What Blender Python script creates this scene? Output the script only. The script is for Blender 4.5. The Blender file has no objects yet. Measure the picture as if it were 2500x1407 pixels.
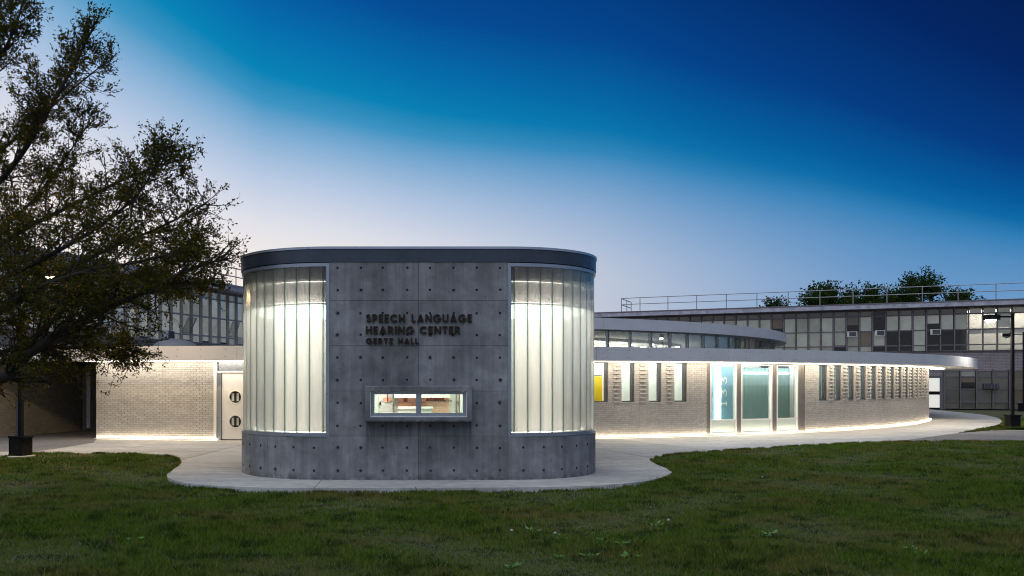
import bpy, bmesh, math, random
import numpy as np
from math import sin, cos, pi, radians, sqrt, atan2
from mathutils import Vector, Matrix
from mathutils.geometry import tessellate_polygon

random.seed(7)
rng = np.random.default_rng(7)
S = bpy.context.scene
COL = S.collection

# ------------------------------------------------------------------ camera
F, PX, PY, EYE = 2200.0, 1022.0, 935.0, 1.8          # focal length and principal point of the shifted lens, eye height
cam_d = bpy.data.cameras.new('camera'); cam = bpy.data.objects.new('camera', cam_d); COL.objects.link(cam)
cam.location = (0, 0, EYE); cam.rotation_euler = (radians(90), 0, 0)
cam_d.sensor_width = 36; cam_d.lens = 36 * F / 2500
cam_d.shift_x = (1250 - PX) / 2500; cam_d.shift_y = (PY - 703.5) / 2500
cam_d.clip_end = 2000; cam_d.clip_start = 0.05
S.camera = cam

# ------------------------------------------------------------------ dusk sky
W = bpy.data.worlds.new('World'); S.world = W; W.use_nodes = True
wn, wl = W.node_tree.nodes, W.node_tree.links
for n in list(wn): wn.remove(n)
def WN(t, **k):
    n = wn.new(t)
    for a, b in k.items(): setattr(n, a, b)
    return n
def wmath(op, a, b=None, c=None, clamp=False):
    n = WN('ShaderNodeMath', operation=op, use_clamp=clamp)
    for i, v in enumerate((a, b, c)):
        if v is None: continue
        if isinstance(v, (int, float)): n.inputs[i].default_value = v
        else: wl.new(v, n.inputs[i])
    return n.outputs[0]
def s2l(c):
    c = c / 255.0
    return c / 12.92 if c <= 0.04045 else ((c + 0.055) / 1.055) ** 2.4
def wramp(fac, stops, interp='LINEAR'):
    n = WN('ShaderNodeValToRGB'); cr = n.color_ramp; cr.interpolation = interp
    while len(cr.elements) < len(stops): cr.elements.new(0.5)
    for e, (p, c) in zip(cr.elements, stops):
        e.position = p; e.color = (*c, 1)
    wl.new(fac, n.inputs[0]); return n.outputs[0]
tc = WN('ShaderNodeTexCoord'); sep = WN('ShaderNodeSeparateXYZ'); wl.new(tc.outputs['Generated'], sep.inputs[0])
dx, dy, dz = sep.outputs
az = wmath('ARCTAN2', dx, dy)                                   # 0 straight ahead, + to the right
el = wmath('ARCSINE', dz)
azd = wmath('MULTIPLY', az, 180 / pi)
eld = wmath('MAXIMUM', wmath('MULTIPLY', el, 180 / pi), 0.0)
# height of the twilight arch over azimuth, highest over the sunset on the left, lowest opposite
arch = wramp(wmath('DIVIDE', wmath('ADD', azd, 180.0), 360.0),
             [((a + 180) / 360, (h / 40,) * 3) for a, h in
              [(-180, 11), (-140, 13), (-100, 20), (-65, 29), (-45, 32), (-26, 27.5), (-18.2, 22.6), (-10, 18.2), (0, 16.3), (12, 14.9), (24, 11.8), (34, 8.4), (48, 7.5), (80, 8.5), (130, 10), (180, 11)]],
             'B_SPLINE' if False else 'EASE' if False else 'LINEAR')
u = wmath('DIVIDE', eld, wmath('MULTIPLY', arch, 40.0))
uf = wmath('DIVIDE', u, 3.0, clamp=True)
def rs(l): return [(p / 3.0, tuple(s2l(v) for v in c)) for p, c in l]
warm = wramp(uf, rs([(0, (255, 240, 228)), (.42, (248, 240, 236)), (.55, (228, 229, 238)), (.70, (188, 206, 232)), (.84, (132, 178, 217)), (.94, (62, 152, 200)), (1.03, (2, 134, 186)), (1.16, (0, 114, 178)), (1.36, (0, 80, 156)), (1.8, (0, 44, 112)), (2.6, (0, 24, 78))]))
cool = wramp(uf, rs([(0, (122, 164, 208)), (.5, (110, 156, 204)), (.74, (86, 144, 196)), (.90, (48, 128, 186)), (1.0, (10, 108, 170)), (1.12, (0, 92, 158)), (1.4, (0, 60, 132)), (1.9, (0, 38, 102)), (2.6, (0, 25, 76))]))
back = wramp(uf, rs([(0, (196, 196, 204)), (.6, (176, 186, 206)), (1.0, (136, 164, 202)), (1.6, (72, 120, 182)), (2.6, (24, 72, 140))]))
def smooth(v, lo, hi):
    n = WN('ShaderNodeMapRange', interpolation_type='SMOOTHSTEP'); wl.new(v, n.inputs[0])
    n.inputs[1].default_value = lo; n.inputs[2].default_value = hi; return n.outputs[0]
def wmix(f, a, b):
    n = WN('ShaderNodeMix', data_type='RGBA'); wl.new(f, n.inputs[0]); wl.new(a, n.inputs[6]); wl.new(b, n.inputs[7]); return n.outputs[2]
sky = wmix(smooth(azd, -10, 32), warm, cool)
# behind the viewer the horizon is pale again (the same all round, blended in well outside the frame)
side = smooth(wmath('ABSOLUTE', azd), 55, 120)
sky = wmix(side, sky, back)
nis = WN('ShaderNodeTexSky', sky_type='NISHITA'); nis.sun_disc = False
nis.sun_elevation = radians(0.5); nis.sun_rotation = radians(-45)
bgn = WN('ShaderNodeBackground'); wl.new(nis.outputs[0], bgn.inputs[0]); bgn.inputs[1].default_value = 0.003
bg = WN('ShaderNodeBackground'); wl.new(sky, bg.inputs[0]); bg.inputs[1].default_value = 0.95
add = WN('ShaderNodeAddShader'); wl.new(bg.outputs[0], add.inputs[0]); wl.new(bgn.outputs[0], add.inputs[1])
wo = WN('ShaderNodeOutputWorld'); wl.new(add.outputs[0], wo.inputs[0])

fill_d = bpy.data.lights.new('sky_fill', 'SUN'); fill_d.energy = 1.9; fill_d.angle = radians(80); fill_d.color = (.90, .95, 1.0)    # added soft fill lamp from overhead and behind the viewer
fill_o = bpy.data.objects.new('sky_fill', fill_d); COL.objects.link(fill_o); fill_o.rotation_euler = (radians(27), 0, radians(-22))
S.view_settings.view_transform = 'Standard'; S.view_settings.look = 'None'
S.view_settings.exposure = 0.0; S.view_settings.gamma = 1.0; S.view_settings.use_curve_mapping = False
S.render.engine = 'CYCLES'
cy = S.cycles; cy.filter_width = 1.05
cy.use_denoising = True; cy.max_bounces = 8; cy.diffuse_bounces = 4; cy.glossy_bounces = 3; cy.transmission_bounces = 6
cy.transparent_max_bounces = 24; cy.sample_clamp_indirect = 4.0; cy.caustics_reflective = False; cy.caustics_refractive = False

# ------------------------------------------------------------------ helpers
def gp(x, y, z=0.0):
    """a point of the ground plane as seen at pixel (x, y) of the 2500 px photograph"""
    Z = F * (EYE - z) / (y - PY)
    return ((x - PX) / F * Z, Z)

MATS = {}
class NT:
    def __init__(s, name):
        s.m = bpy.data.materials.new(name); s.m.use_nodes = True
        s.n, s.l = s.m.node_tree.nodes, s.m.node_tree.links
        s.b = s.n['Principled BSDF']; s.out = s.n['Material Output']
        s.pos = None
    def node(s, t, **k):
        n = s.n.new(t)
        for a, b in k.items(): setattr(n, a, b)
        return n
    def P(s):
        if s.pos is None: s.pos = s.node('ShaderNodeNewGeometry').outputs['Position']
        return s.pos
    def mapped(s, scale):
        n = s.node('ShaderNodeMapping'); s.l.new(s.P(), n.inputs[0]); n.inputs['Scale'].default_value = scale; return n.outputs[0]
    def noise(s, scale, detail=4, rough=.6, vec=None, sc=None):
        n = s.node('ShaderNodeTexNoise'); n.inputs['Scale'].default_value = scale; n.inputs['Detail'].default_value = detail; n.inputs['Roughness'].default_value = rough
        s.l.new(vec if vec is not None else (s.mapped(sc) if sc else s.P()), n.inputs['Vector']); return n.outputs['Fac']
    def voro(s, scale, vec=None):
        n = s.node('ShaderNodeTexVoronoi'); n.inputs['Scale'].default_value = scale
        s.l.new(vec if vec is not None else s.P(), n.inputs['Vector']); return n.outputs['Distance']
    def rng(s, v, a, b, c, d):
        n = s.node('ShaderNodeMapRange'); s.l.new(v, n.inputs[0])
        for i, x in enumerate((a, b, c, d)): n.inputs[i + 1].default_value = x
        return n.outputs[0]
    def math(s, op, a, b=None):
        n = s.node('ShaderNodeMath', operation=op)
        for i, v in enumerate((a, b)):
            if v is None: continue
            if isinstance(v, (int, float)): n.inputs[i].default_value = v
            else: s.l.new(v, n.inputs[i])
        return n.outputs[0]
    def mix(s, f, a, b, blend='MIX'):
        n = s.node('ShaderNodeMix', data_type='RGBA', blend_type=blend)
        for i, v in ((0, f), (6, a), (7, b)):
            if isinstance(v, (int, float)): n.inputs[i].default_value = v
            elif isinstance(v, tuple): n.inputs[i].default_value = (*v, 1)
            else: s.l.new(v, n.inputs[i])
        return n.outputs[2]
    def ramp(s, f, stops):
        n = s.node('ShaderNodeValToRGB'); cr = n.color_ramp
        while len(cr.elements) < len(stops): cr.elements.new(.5)
        for e, (p, c) in zip(cr.elements, stops): e.position = p; e.color = (*c, 1)
        s.l.new(f, n.inputs[0]); return n.outputs[0]
    def set(s, k, v):
        i = s.b.inputs[k]
        if isinstance(v, (int, float)): i.default_value = v
        elif isinstance(v, tuple): i.default_value = (*v, 1) if len(v) == 3 else v
        else: s.l.new(v, i)
        return s
    def bump(s, h, strength=.3, dist=.01):
        n = s.node('ShaderNodeBump'); n.inputs['Strength'].default_value = strength; n.inputs['Distance'].default_value = dist
        s.l.new(h, n.inputs['Height']); s.l.new(n.outputs[0], s.b.inputs['Normal']); return s
    def done(s, key=None): MATS[s.m.name] = s.m; return s.m

def simple(name, col, rough=.6, metal=0.0, var=.12, scale=3.0, emit=None, es=0.0):
    t = NT(name)
    f = t.rng(t.noise(scale, 5), .3, .7, 1 - var, 1 + var)
    t.set('Base Color', t.mix(1.0, col, f, 'MULTIPLY')).set('Roughness', t.rng(t.noise(scale * 4, 3), .3, .7, max(rough - .08, 0), min(rough + .08, 1))).set('Metallic', metal)
    if emit: t.set('Emission Color', emit).set('Emission Strength', es)
    return t.done()
def emitter(name, col, strength):
    t = NT(name); e = t.node('ShaderNodeEmission'); e.inputs[0].default_value = (*col, 1); e.inputs[1].default_value = strength
    t.l.new(e.outputs[0], t.out.inputs[0]); return t.done()
def glassy(name, tint=(.9, .95, .93), refl=.1, rough=.02, fres=.4):
    t = NT(name); tr = t.node('ShaderNodeBsdfTransparent'); tr.inputs[0].default_value = (*tint, 1)
    g = t.node('ShaderNodeBsdfGlossy'); g.inputs['Roughness'].default_value = rough
    fr = t.node('ShaderNodeFresnel'); fr.inputs[0].default_value = 1.5
    f = t.math('ADD', t.math('MULTIPLY', fr.outputs[0], fres), refl * .2)
    mx = t.node('ShaderNodeMixShader'); t.l.new(f, mx.inputs[0]); t.l.new(tr.outputs[0], mx.inputs[1]); t.l.new(g.outputs[0], mx.inputs[2])
    t.l.new(mx.outputs[0], t.out.inputs[0]); return t.done()

# concrete of the entrance bay: blotches, vertical run marks, pits
t = NT('board concrete')
n1 = t.noise(.9, 8, .65); n2 = t.noise(5.0, 6, .6); n3 = t.noise(1.0, 5, .6, sc=(9, 9, .5)); n4 = t.noise(60, 3, .6)
c = t.ramp(n1, [(.28, (.10, .10, .103)), (.44, (.175, .175, .178)), (.57, (.25, .25, .25)), (.74, (.38, .377, .37))])
c = t.mix(.55, c, t.rng(n2, .3, .7, .62, 1.25), 'MULTIPLY'); c = t.mix(1.0, c, t.rng(t.node('ShaderNodeObjectInfo').outputs['Random'], 0, 1, .84, 1.16), 'MULTIPLY')
c = t.mix(.5, c, t.rng(n3, .35, .7, 1.2, .5), 'MULTIPLY')
pit = t.math('MULTIPLY', t.math('LESS_THAN', t.voro(9.0), .085), t.math('GREATER_THAN', t.noise(2.2, 2), .52))
c = t.mix(t.math('MULTIPLY', pit, .8), c, (.03, .03, .033))
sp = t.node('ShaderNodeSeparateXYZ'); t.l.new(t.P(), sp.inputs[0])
st = t.math('MULTIPLY', t.math('MULTIPLY', t.rng(sp.outputs[2], .35, 1.12, 0, 1), t.math('LESS_THAN', t.math('ABSOLUTE', sp.outputs[0]), .98)), t.math('MULTIPLY', t.math('LESS_THAN', sp.outputs[2], 1.12), t.rng(t.noise(1, 4, .6, sc=(14, 14, .8)), .35, .65, .1, .8)))  # run-off streaks under the window box, with its shade mixed into the colour
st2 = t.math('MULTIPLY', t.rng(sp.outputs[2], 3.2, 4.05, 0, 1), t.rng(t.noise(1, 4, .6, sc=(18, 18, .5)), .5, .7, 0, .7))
foot = t.math('MULTIPLY', t.rng(sp.outputs[2], .0, .16, 1, 0), t.rng(t.noise(7, 5), .42, .6, 0, .75))
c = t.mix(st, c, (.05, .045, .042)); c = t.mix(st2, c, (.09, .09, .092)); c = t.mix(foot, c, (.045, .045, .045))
t.set('Base Color', c).set('Roughness', t.rng(n2, .3, .7, .62, .85))
t.bump(t.math('ADD', t.math('MULTIPLY', n4, .35), t.math('SUBTRACT', n2, pit)), .35, .006)
CONC = t.done(); t = NT('tie hole'); t.set('Base Color', (.012, .012, .013)).set('Roughness', .95); HOLE = t.done()
t = NT('dark joint'); t.set('Base Color', (.035, .036, .04)).set('Roughness', .9); JOINT = t.done()
t = NT('tie hole ring'); t.set('Base Color', t.mix(t.noise(30), (.09, .09, .095), (.2, .2, .2))).set('Roughness', .85); PLUG = t.done()
def paving(name, a, b, grit=0.0):
    t = NT(name); n1 = t.noise(.35, 6, .6); n2 = t.noise(4.5, 6, .65); n3 = t.noise(90, 2, .5); n5 = t.noise(1.1, 4, .6, sc=(.35, 1.6, 1))
    c = t.mix(t.rng(n1, .3, .7, 0, 1), a, b); c = t.mix(1.0, c, t.rng(t.node('ShaderNodeObjectInfo').outputs['Random'], 0, 1, .9, 1.08), 'MULTIPLY'); c = t.mix(.8, c, t.rng(n2, .3, .7, .66, 1.22), 'MULTIPLY'); c = t.mix(.7, c, t.rng(n5, .35, .65, .75, 1.15), 'MULTIPLY')
    if grit: c = t.mix(grit, c, t.rng(n3, .35, .65, .3, 1.6), 'MULTIPLY')
    t.set('Base Color', c).set('Roughness', t.rng(n2, .3, .7, .65, .9)); t.bump(t.math('ADD', n3, n2), .3, .004); return t.done()
PAVE = paving('path concrete', (.40, .385, .355), (.52, .50, .455), .12)
ASPH = paving('worn asphalt', (.15, .14, .13), (.23, .21, .19), .7)
def brickmat(name, a, b, rough=.75):
    t = NT(name); isl = t.node('ShaderNodeNewGeometry').outputs['Random Per Island']; ob = t.node('ShaderNodeObjectInfo').outputs['Random']
    r = t.math('FRACT', t.math('ADD', isl, ob)); n2 = t.noise(14, 5, .65); n1 = t.noise(.7, 4)
    c = t.mix(r, a, b); c = t.mix(.6, c, t.rng(n2, .3, .7, .7, 1.22), 'MULTIPLY'); c = t.mix(.5, c, t.rng(n1, .3, .7, .82, 1.1), 'MULTIPLY')
    t.set('Base Color', c).set('Roughness', t.rng(n2, .3, .7, rough - .15, rough + .1)); t.bump(t.noise(70, 4, .7), .5, .004); return t.done()
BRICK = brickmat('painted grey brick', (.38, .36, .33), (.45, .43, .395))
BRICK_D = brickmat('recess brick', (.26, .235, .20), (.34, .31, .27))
MORT = simple('mortar', (.30, .28, .255), .9, 0, .2, 8)
# far brickwork of the school wings: courses as fine relief
def farbrick(name, a, b, mo, ang):
    t = NT(name); sx = t.node('ShaderNodeSeparateXYZ'); t.l.new(t.P(), sx.inputs[0])
    al = t.math('ADD', t.math('MULTIPLY', sx.outputs[0], cos(ang)), t.math('MULTIPLY', sx.outputs[1], sin(ang)))
    cb = t.node('ShaderNodeCombineXYZ'); t.l.new(al, cb.inputs[0]); t.l.new(sx.outputs[2], cb.inputs[1])
    br = t.node('ShaderNodeTexBrick'); t.l.new(cb.outputs[0], br.inputs[0])
    br.inputs['Color1'].default_value = (*a, 1); br.inputs['Color2'].default_value = (*b, 1); br.inputs['Mortar'].default_value = (*mo, 1)
    br.inputs['Scale'].default_value = 1; br.inputs['Brick Width'].default_value = .3; br.inputs['Row Height'].default_value = .1; br.inputs['Mortar Size'].default_value = .012
    c = t.mix(.6, br.outputs[0], t.rng(t.noise(1.2, 5), .3, .7, .72, 1.2), 'MULTIPLY')
    t.set('Base Color', c).set('Roughness', .85); t.bump(t.math('SUBTRACT', 1.0, br.outputs['Fac']), .6, .01); return t.done()
FARB = farbrick('school brick', (.30, .25, .255), (.36, .30, .30), (.16, .13, .135), radians(-24.5))
FARB2 = farbrick('school brick west', (.24, .22, .22), (.30, .27, .26), (.13, .12, .12), radians(70.3))
METAL_G = simple('silver grey cladding', (.58, .565, .56), .5, .0, .06, 1.3)
COPING = simple('coping metal', (.42, .45, .50), .32, .7, .08, 2)
FASCIA_D = simple('dark fascia metal', (.055, .065, .085), .32, .35, .2, 1.2)
FRAME = simple('anodised frame', (.36, .39, .43), .35, .75, .06, 3)
FRAME_D = simple('dark window frame', (.10, .105, .115), .45, .4, .1, 3)
FRAME_B = simple('bronze mullion', (.24, .215, .185), .38, .55, .1, 3)
FRAME_W = simple('white frame', (.72, .70, .66), .45, 0, .05, 3)
WHITE = simple('white plaster', (.80, .79, .76), .7, 0, .04, 1)
SOFF = simple('white soffit', (.82, .80, .77), .6, 0, .04, 1)
DARK = simple('dark interior', (.03, .03, .033), .8, 0, .2, 2)
GREYW = simple('grey interior wall', (.60, .59, .57), .8, 0, .08, 1)
SKYL = simple('skylight acrylic', (.17, .17, .18), .6, 0, .05, 2)
DECK = simple('roof gravel', (.20, .195, .19), .95, 0, .35, 14)
GLASS = glassy('clear glass')
GLASS_D = glassy('old glass', (.82, .84, .83), .1, .05, .25)
t = NT('channel glass')                                              # cast U-profile glass: cloudy, faintly ribbed, pale green
streak = t.noise(1, 4, .6, sc=(26, 26, .35)); cloud = t.noise(1, 3, .5, sc=(9, 9, .8))
tr = t.node('ShaderNodeBsdfTransparent'); t.l.new(t.mix(streak, (.76, .81, .79), (.99, .99, .96)), tr.inputs[0])
tl = t.node('ShaderNodeBsdfTranslucent'); tl.inputs[0].default_value = (.93, .93, .89, 1)
gl = t.node('ShaderNodeBsdfGlossy'); gl.inputs['Roughness'].default_value = .16; gl.inputs[0].default_value = (.9, .95, .95, 1)
bp = t.node('ShaderNodeBump'); bp.inputs['Strength'].default_value = .07; bp.inputs['Distance'].default_value = .01; t.l.new(streak, bp.inputs['Height']); t.l.new(bp.outputs[0], gl.inputs['Normal'])
m1 = t.node('ShaderNodeMixShader'); t.l.new(t.rng(cloud, .3, .7, .36, .50), m1.inputs[0]); t.l.new(tr.outputs[0], m1.inputs[1]); t.l.new(tl.outputs[0], m1.inputs[2])
fr = t.node('ShaderNodeFresnel'); fr.inputs[0].default_value = 1.5
m2 = t.node('ShaderNodeMixShader'); t.l.new(t.math('ADD', t.math('MULTIPLY', fr.outputs[0], .8), .015), m2.inputs[0]); t.l.new(m1.outputs[0], m2.inputs[1]); t.l.new(gl.outputs[0], m2.inputs[2])
t.l.new(m2.outputs[0], t.out.inputs[0]); UGLASS = t.done()
UEDGE = glassy('channel glass flange', (.42, .60, .56), .25, .12)
LED = emitter('warm led strip', (1.0, .84, .62), 24.0)
LED_S = emitter('luminous soffit panel', (1.0, .88, .72), 8.5)
LEDW = emitter('room light', (1.0, .92, .80), 20.0)
LEDC = emitter('cool room light and glare', (.95, 1.0, .97), 30.0)
LED_IN = emitter('sill led and fill strip', (1.0, .88, .80), 14.0)
FILL_TOP = emitter('upper fill strip', (1.0, .90, .80), 6.0)
LUMC = emitter('ceiling fill glow', (1.0, .95, .87), 6.2); LUMR = emitter('room ceiling fill glow', (1.0, .98, .92), 3.2)  # ceilings made to emit, in place of light falling on them
BRONZE = simple('bronze letters', (.026, .016, .008), .28, .55, .6, 9)
BLACK = simple('black painted steel', (.008, .008, .009), .6, 0, .2, 5); BLACK.node_tree.nodes['Principled BSDF'].inputs['Specular IOR Level'].default_value = .12
BLACKTXT = simple('black vinyl', (.02, .02, .02), .6, 0, 0, 3)
WOOD_P = simple('weathered black boards', (.018, .015, .012), .8, 0, .5, 12); WOOD_P.node_tree.nodes['Principled BSDF'].inputs['Specular IOR Level'].default_value = .12
SALMON = simple('salmon wall', (.62, .30, .21), .7, 0, .05, 2)
PEACH = simple('peach wall', (.72, .45, .33), .7, 0, .05, 2)
DRED = simple('dark red niche', (.17, .018, .010), .6, 0, .1, 2)
YELLOW = simple('yellow panel', (.85, .58, .0), .5, 0, .03, 2)
BLUEP = simple('blue panel', (.20, .36, .45), .5, 0, .05, 1)
t = NT('teal curtain'); df = t.node('ShaderNodeBsdfDiffuse'); tl = t.node('ShaderNodeBsdfTranslucent'); tcol = t.mix(t.noise(2, 3, .5, sc=(8, 8, .6)), (.27, .38, .375), (.36, .47, .455))
t.l.new(tcol, df.inputs[0]); t.l.new(tcol, tl.inputs[0]); mx = t.node('ShaderNodeMixShader'); mx.inputs[0].default_value = .45
t.l.new(df.outputs[0], mx.inputs[1]); t.l.new(tl.outputs[0], mx.inputs[2]); t.l.new(mx.outputs[0], t.out.inputs[0]); TEAL = t.done()
FROST = simple('frosted spandrel glass', (.58, .66, .60), .35, 0, .05, 2)
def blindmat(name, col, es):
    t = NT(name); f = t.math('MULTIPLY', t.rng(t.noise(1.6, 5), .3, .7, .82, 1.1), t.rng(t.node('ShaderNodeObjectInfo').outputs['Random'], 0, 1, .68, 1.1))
    c = t.mix(1.0, col, f, 'MULTIPLY'); t.set('Base Color', c).set('Roughness', .9).set('Emission Color', c).set('Emission Strength', es); return t.done()  # faint glow in the blinds stands in for lit rooms behind
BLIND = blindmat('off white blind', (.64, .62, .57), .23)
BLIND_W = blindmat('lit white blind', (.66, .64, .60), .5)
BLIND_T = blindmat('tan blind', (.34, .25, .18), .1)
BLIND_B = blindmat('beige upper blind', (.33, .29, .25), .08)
FIN = simple('mauve grey mullion', (.16, .135, .145), .6, .1, .15, 2)
FIN2 = simple('grey mullion', (.30, .30, .31), .6, .1, .15, 2)
ROOFEDGE = simple('weathered roof edge', (.42, .40, .45), .6, .1, .3, 2.5)
GALV = simple('galvanised rail', (.30, .30, .32), .5, .5, .15, 3)
ACW = simple('air conditioner casing', (.62, .60, .58), .55, 0, .08, 4)
ACD = simple('air conditioner grille', (.05, .05, .055), .6, 0, .1, 4)
LAMPGLOW = emitter('lamp lens', (1.0, .96, .88), 60.0)
LAMPGLOW_W = emitter('warm lamp lens', (1.0, .74, .42), 60.0)

class MB:
    """collects shapes; build() links them as one mesh object"""
    def __init__(s): s.v, s.f, s.mi, s.mats = [], [], [], []
    def slot(s, m):
        if m not in s.mats: s.mats.append(m)
        return s.mats.index(m)
    def poly(s, pts, faces, m):
        o = len(s.v); s.v += [tuple(p) for p in pts]; k = s.slot(m)
        for f in faces: s.f.append(tuple(i + o for i in f)); s.mi.append(k)
    def box(s, x0, x1, y0, y1, z0, z1, m, M=None):
        p = [(x, y, z) for z in (z0, z1) for y in (y0, y1) for x in (x0, x1)]
        if M: p = [M @ Vector(q) for q in p]
        s.poly(p, [(0, 2, 3, 1), (4, 5, 7, 6), (0, 1, 5, 4), (1, 3, 7, 5), (3, 2, 6, 7), (2, 0, 4, 6)], m)
    def tube(s, pts, radii, m, n=8, caps=True):
        pts = [Vector(p) for p in pts]; rings = []
        if isinstance(radii, (int, float)): radii = [radii] * len(pts)
        up = None
        vs = []
        for i, p in enumerate(pts):
            d = (pts[min(i + 1, len(pts) - 1)] - pts[max(i - 1, 0)]).normalized()
            if up is None:
                up = Vector((0, 0, 1)) if abs(d.z) < .9 else Vector((1, 0, 0))
            a = d.cross(up)
            if a.length < 1e-5: a = d.orthogonal()
            a.normalize(); b = a.cross(d).normalized(); up = b
            for k in range(n):
                w = 2 * pi * k / n; vs.append(p + (a * cos(w) + b * sin(w)) * radii[i])
        fs = []
        for i in range(len(pts) - 1):
            for k in range(n):
                k2 = (k + 1) % n; fs.append((i * n + k, i * n + k2, (i + 1) * n + k2, (i + 1) * n + k))
        if caps: fs.append(tuple(range(n))[::-1]); fs.append(tuple((len(pts) - 1) * n + k for k in range(n)))
        s.poly(vs, fs, m)
    def lathe(s, c, prof, m, n=24):
        vs = []
        for r, z in prof:
            for k in range(n): vs.append((c[0] + r * cos(2 * pi * k / n), c[1] + r * sin(2 * pi * k / n), c[2] + z))
        fs = [(i * n + k, i * n + (k + 1) % n, (i + 1) * n + (k + 1) % n, (i + 1) * n + k) for i in range(len(prof) - 1) for k in range(n)]
        fs.append(tuple(range(n))[::-1]); fs.append(tuple((len(prof) - 1) * n + k for k in range(n)))
        s.poly(vs, fs, m)
    def strip(s, fn, a0, a1, n, r0, r1, z0, z1, m):
        """curved block: fn(a, r) -> (x, y) swept for a in a0..a1"""
        vs = []
        for i in range(n + 1):
            a = a0 + (a1 - a0) * i / n
            for r, z in ((r0, z0), (r1, z0), (r1, z1), (r0, z1)):
                x, y = fn(a, r); vs.append((x, y, z))
        fs = []
        for i in range(n):
            for k in range(4): fs.append((i * 4 + k, i * 4 + (k + 1) % 4, (i + 1) * 4 + (k + 1) % 4, (i + 1) * 4 + k))
        fs.append((3, 2, 1, 0)); fs.append(tuple(n * 4 + k for k in range(4)))
        s.poly(vs, fs, m)
    def mesh(s, name, smooth=None):
        me = bpy.data.meshes.new(name); me.from_pydata(s.v, [], s.f)
        for m in s.mats: me.materials.append(m)
        me.polygons.foreach_set('material_index', s.mi)
        bm = bmesh.new(); bm.from_mesh(me); bmesh.ops.recalc_face_normals(bm, faces=bm.faces); bm.to_mesh(me); bm.free()
        if smooth:
            me.shade_smooth(); me.set_sharp_from_angle(angle=radians(smooth))
        me.update(); return me
    def build(s, name, parent=None, smooth=None, **props):
        return obj(name, s.mesh(name, smooth), parent, **props)
def obj(name, data, parent=None, loc=None, rot=None, **props):
    o = bpy.data.objects.new(name, data); COL.objects.link(o)
    if parent is not None: o.parent = parent
    if loc is not None: o.location = loc
    if rot is not None: o.rotation_euler = rot
    for k, v in props.items(): o[k] = v
    return o
def thing(name, label, category, loc=(0, 0, 0), rz=0.0, group=None):
    o = obj(name, None, None, loc, (0, 0, rz), label=label, category=category)
    o.empty_display_size = .2
    if group: o['group'] = group
    return o
def fast_mesh(name, co, faces, mat, nper=4):
    """co (N,3) and faces (M,nper) arrays"""
    me = bpy.data.meshes.new(name); me.vertices.add(len(co)); me.vertices.foreach_set('co', np.ascontiguousarray(co, dtype=np.float32).ravel())
    m = len(faces); me.loops.add(m * nper); me.loops.foreach_set('vertex_index', np.ascontiguousarray(faces, dtype=np.int32).ravel())
    me.polygons.add(m); me.polygons.foreach_set('loop_start', np.arange(0, m * nper, nper, dtype=np.int32)); me.polygons.foreach_set('loop_total', np.full(m, nper, dtype=np.int32))
    me.materials.append(mat); me.update(calc_edges=True); return me

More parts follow.
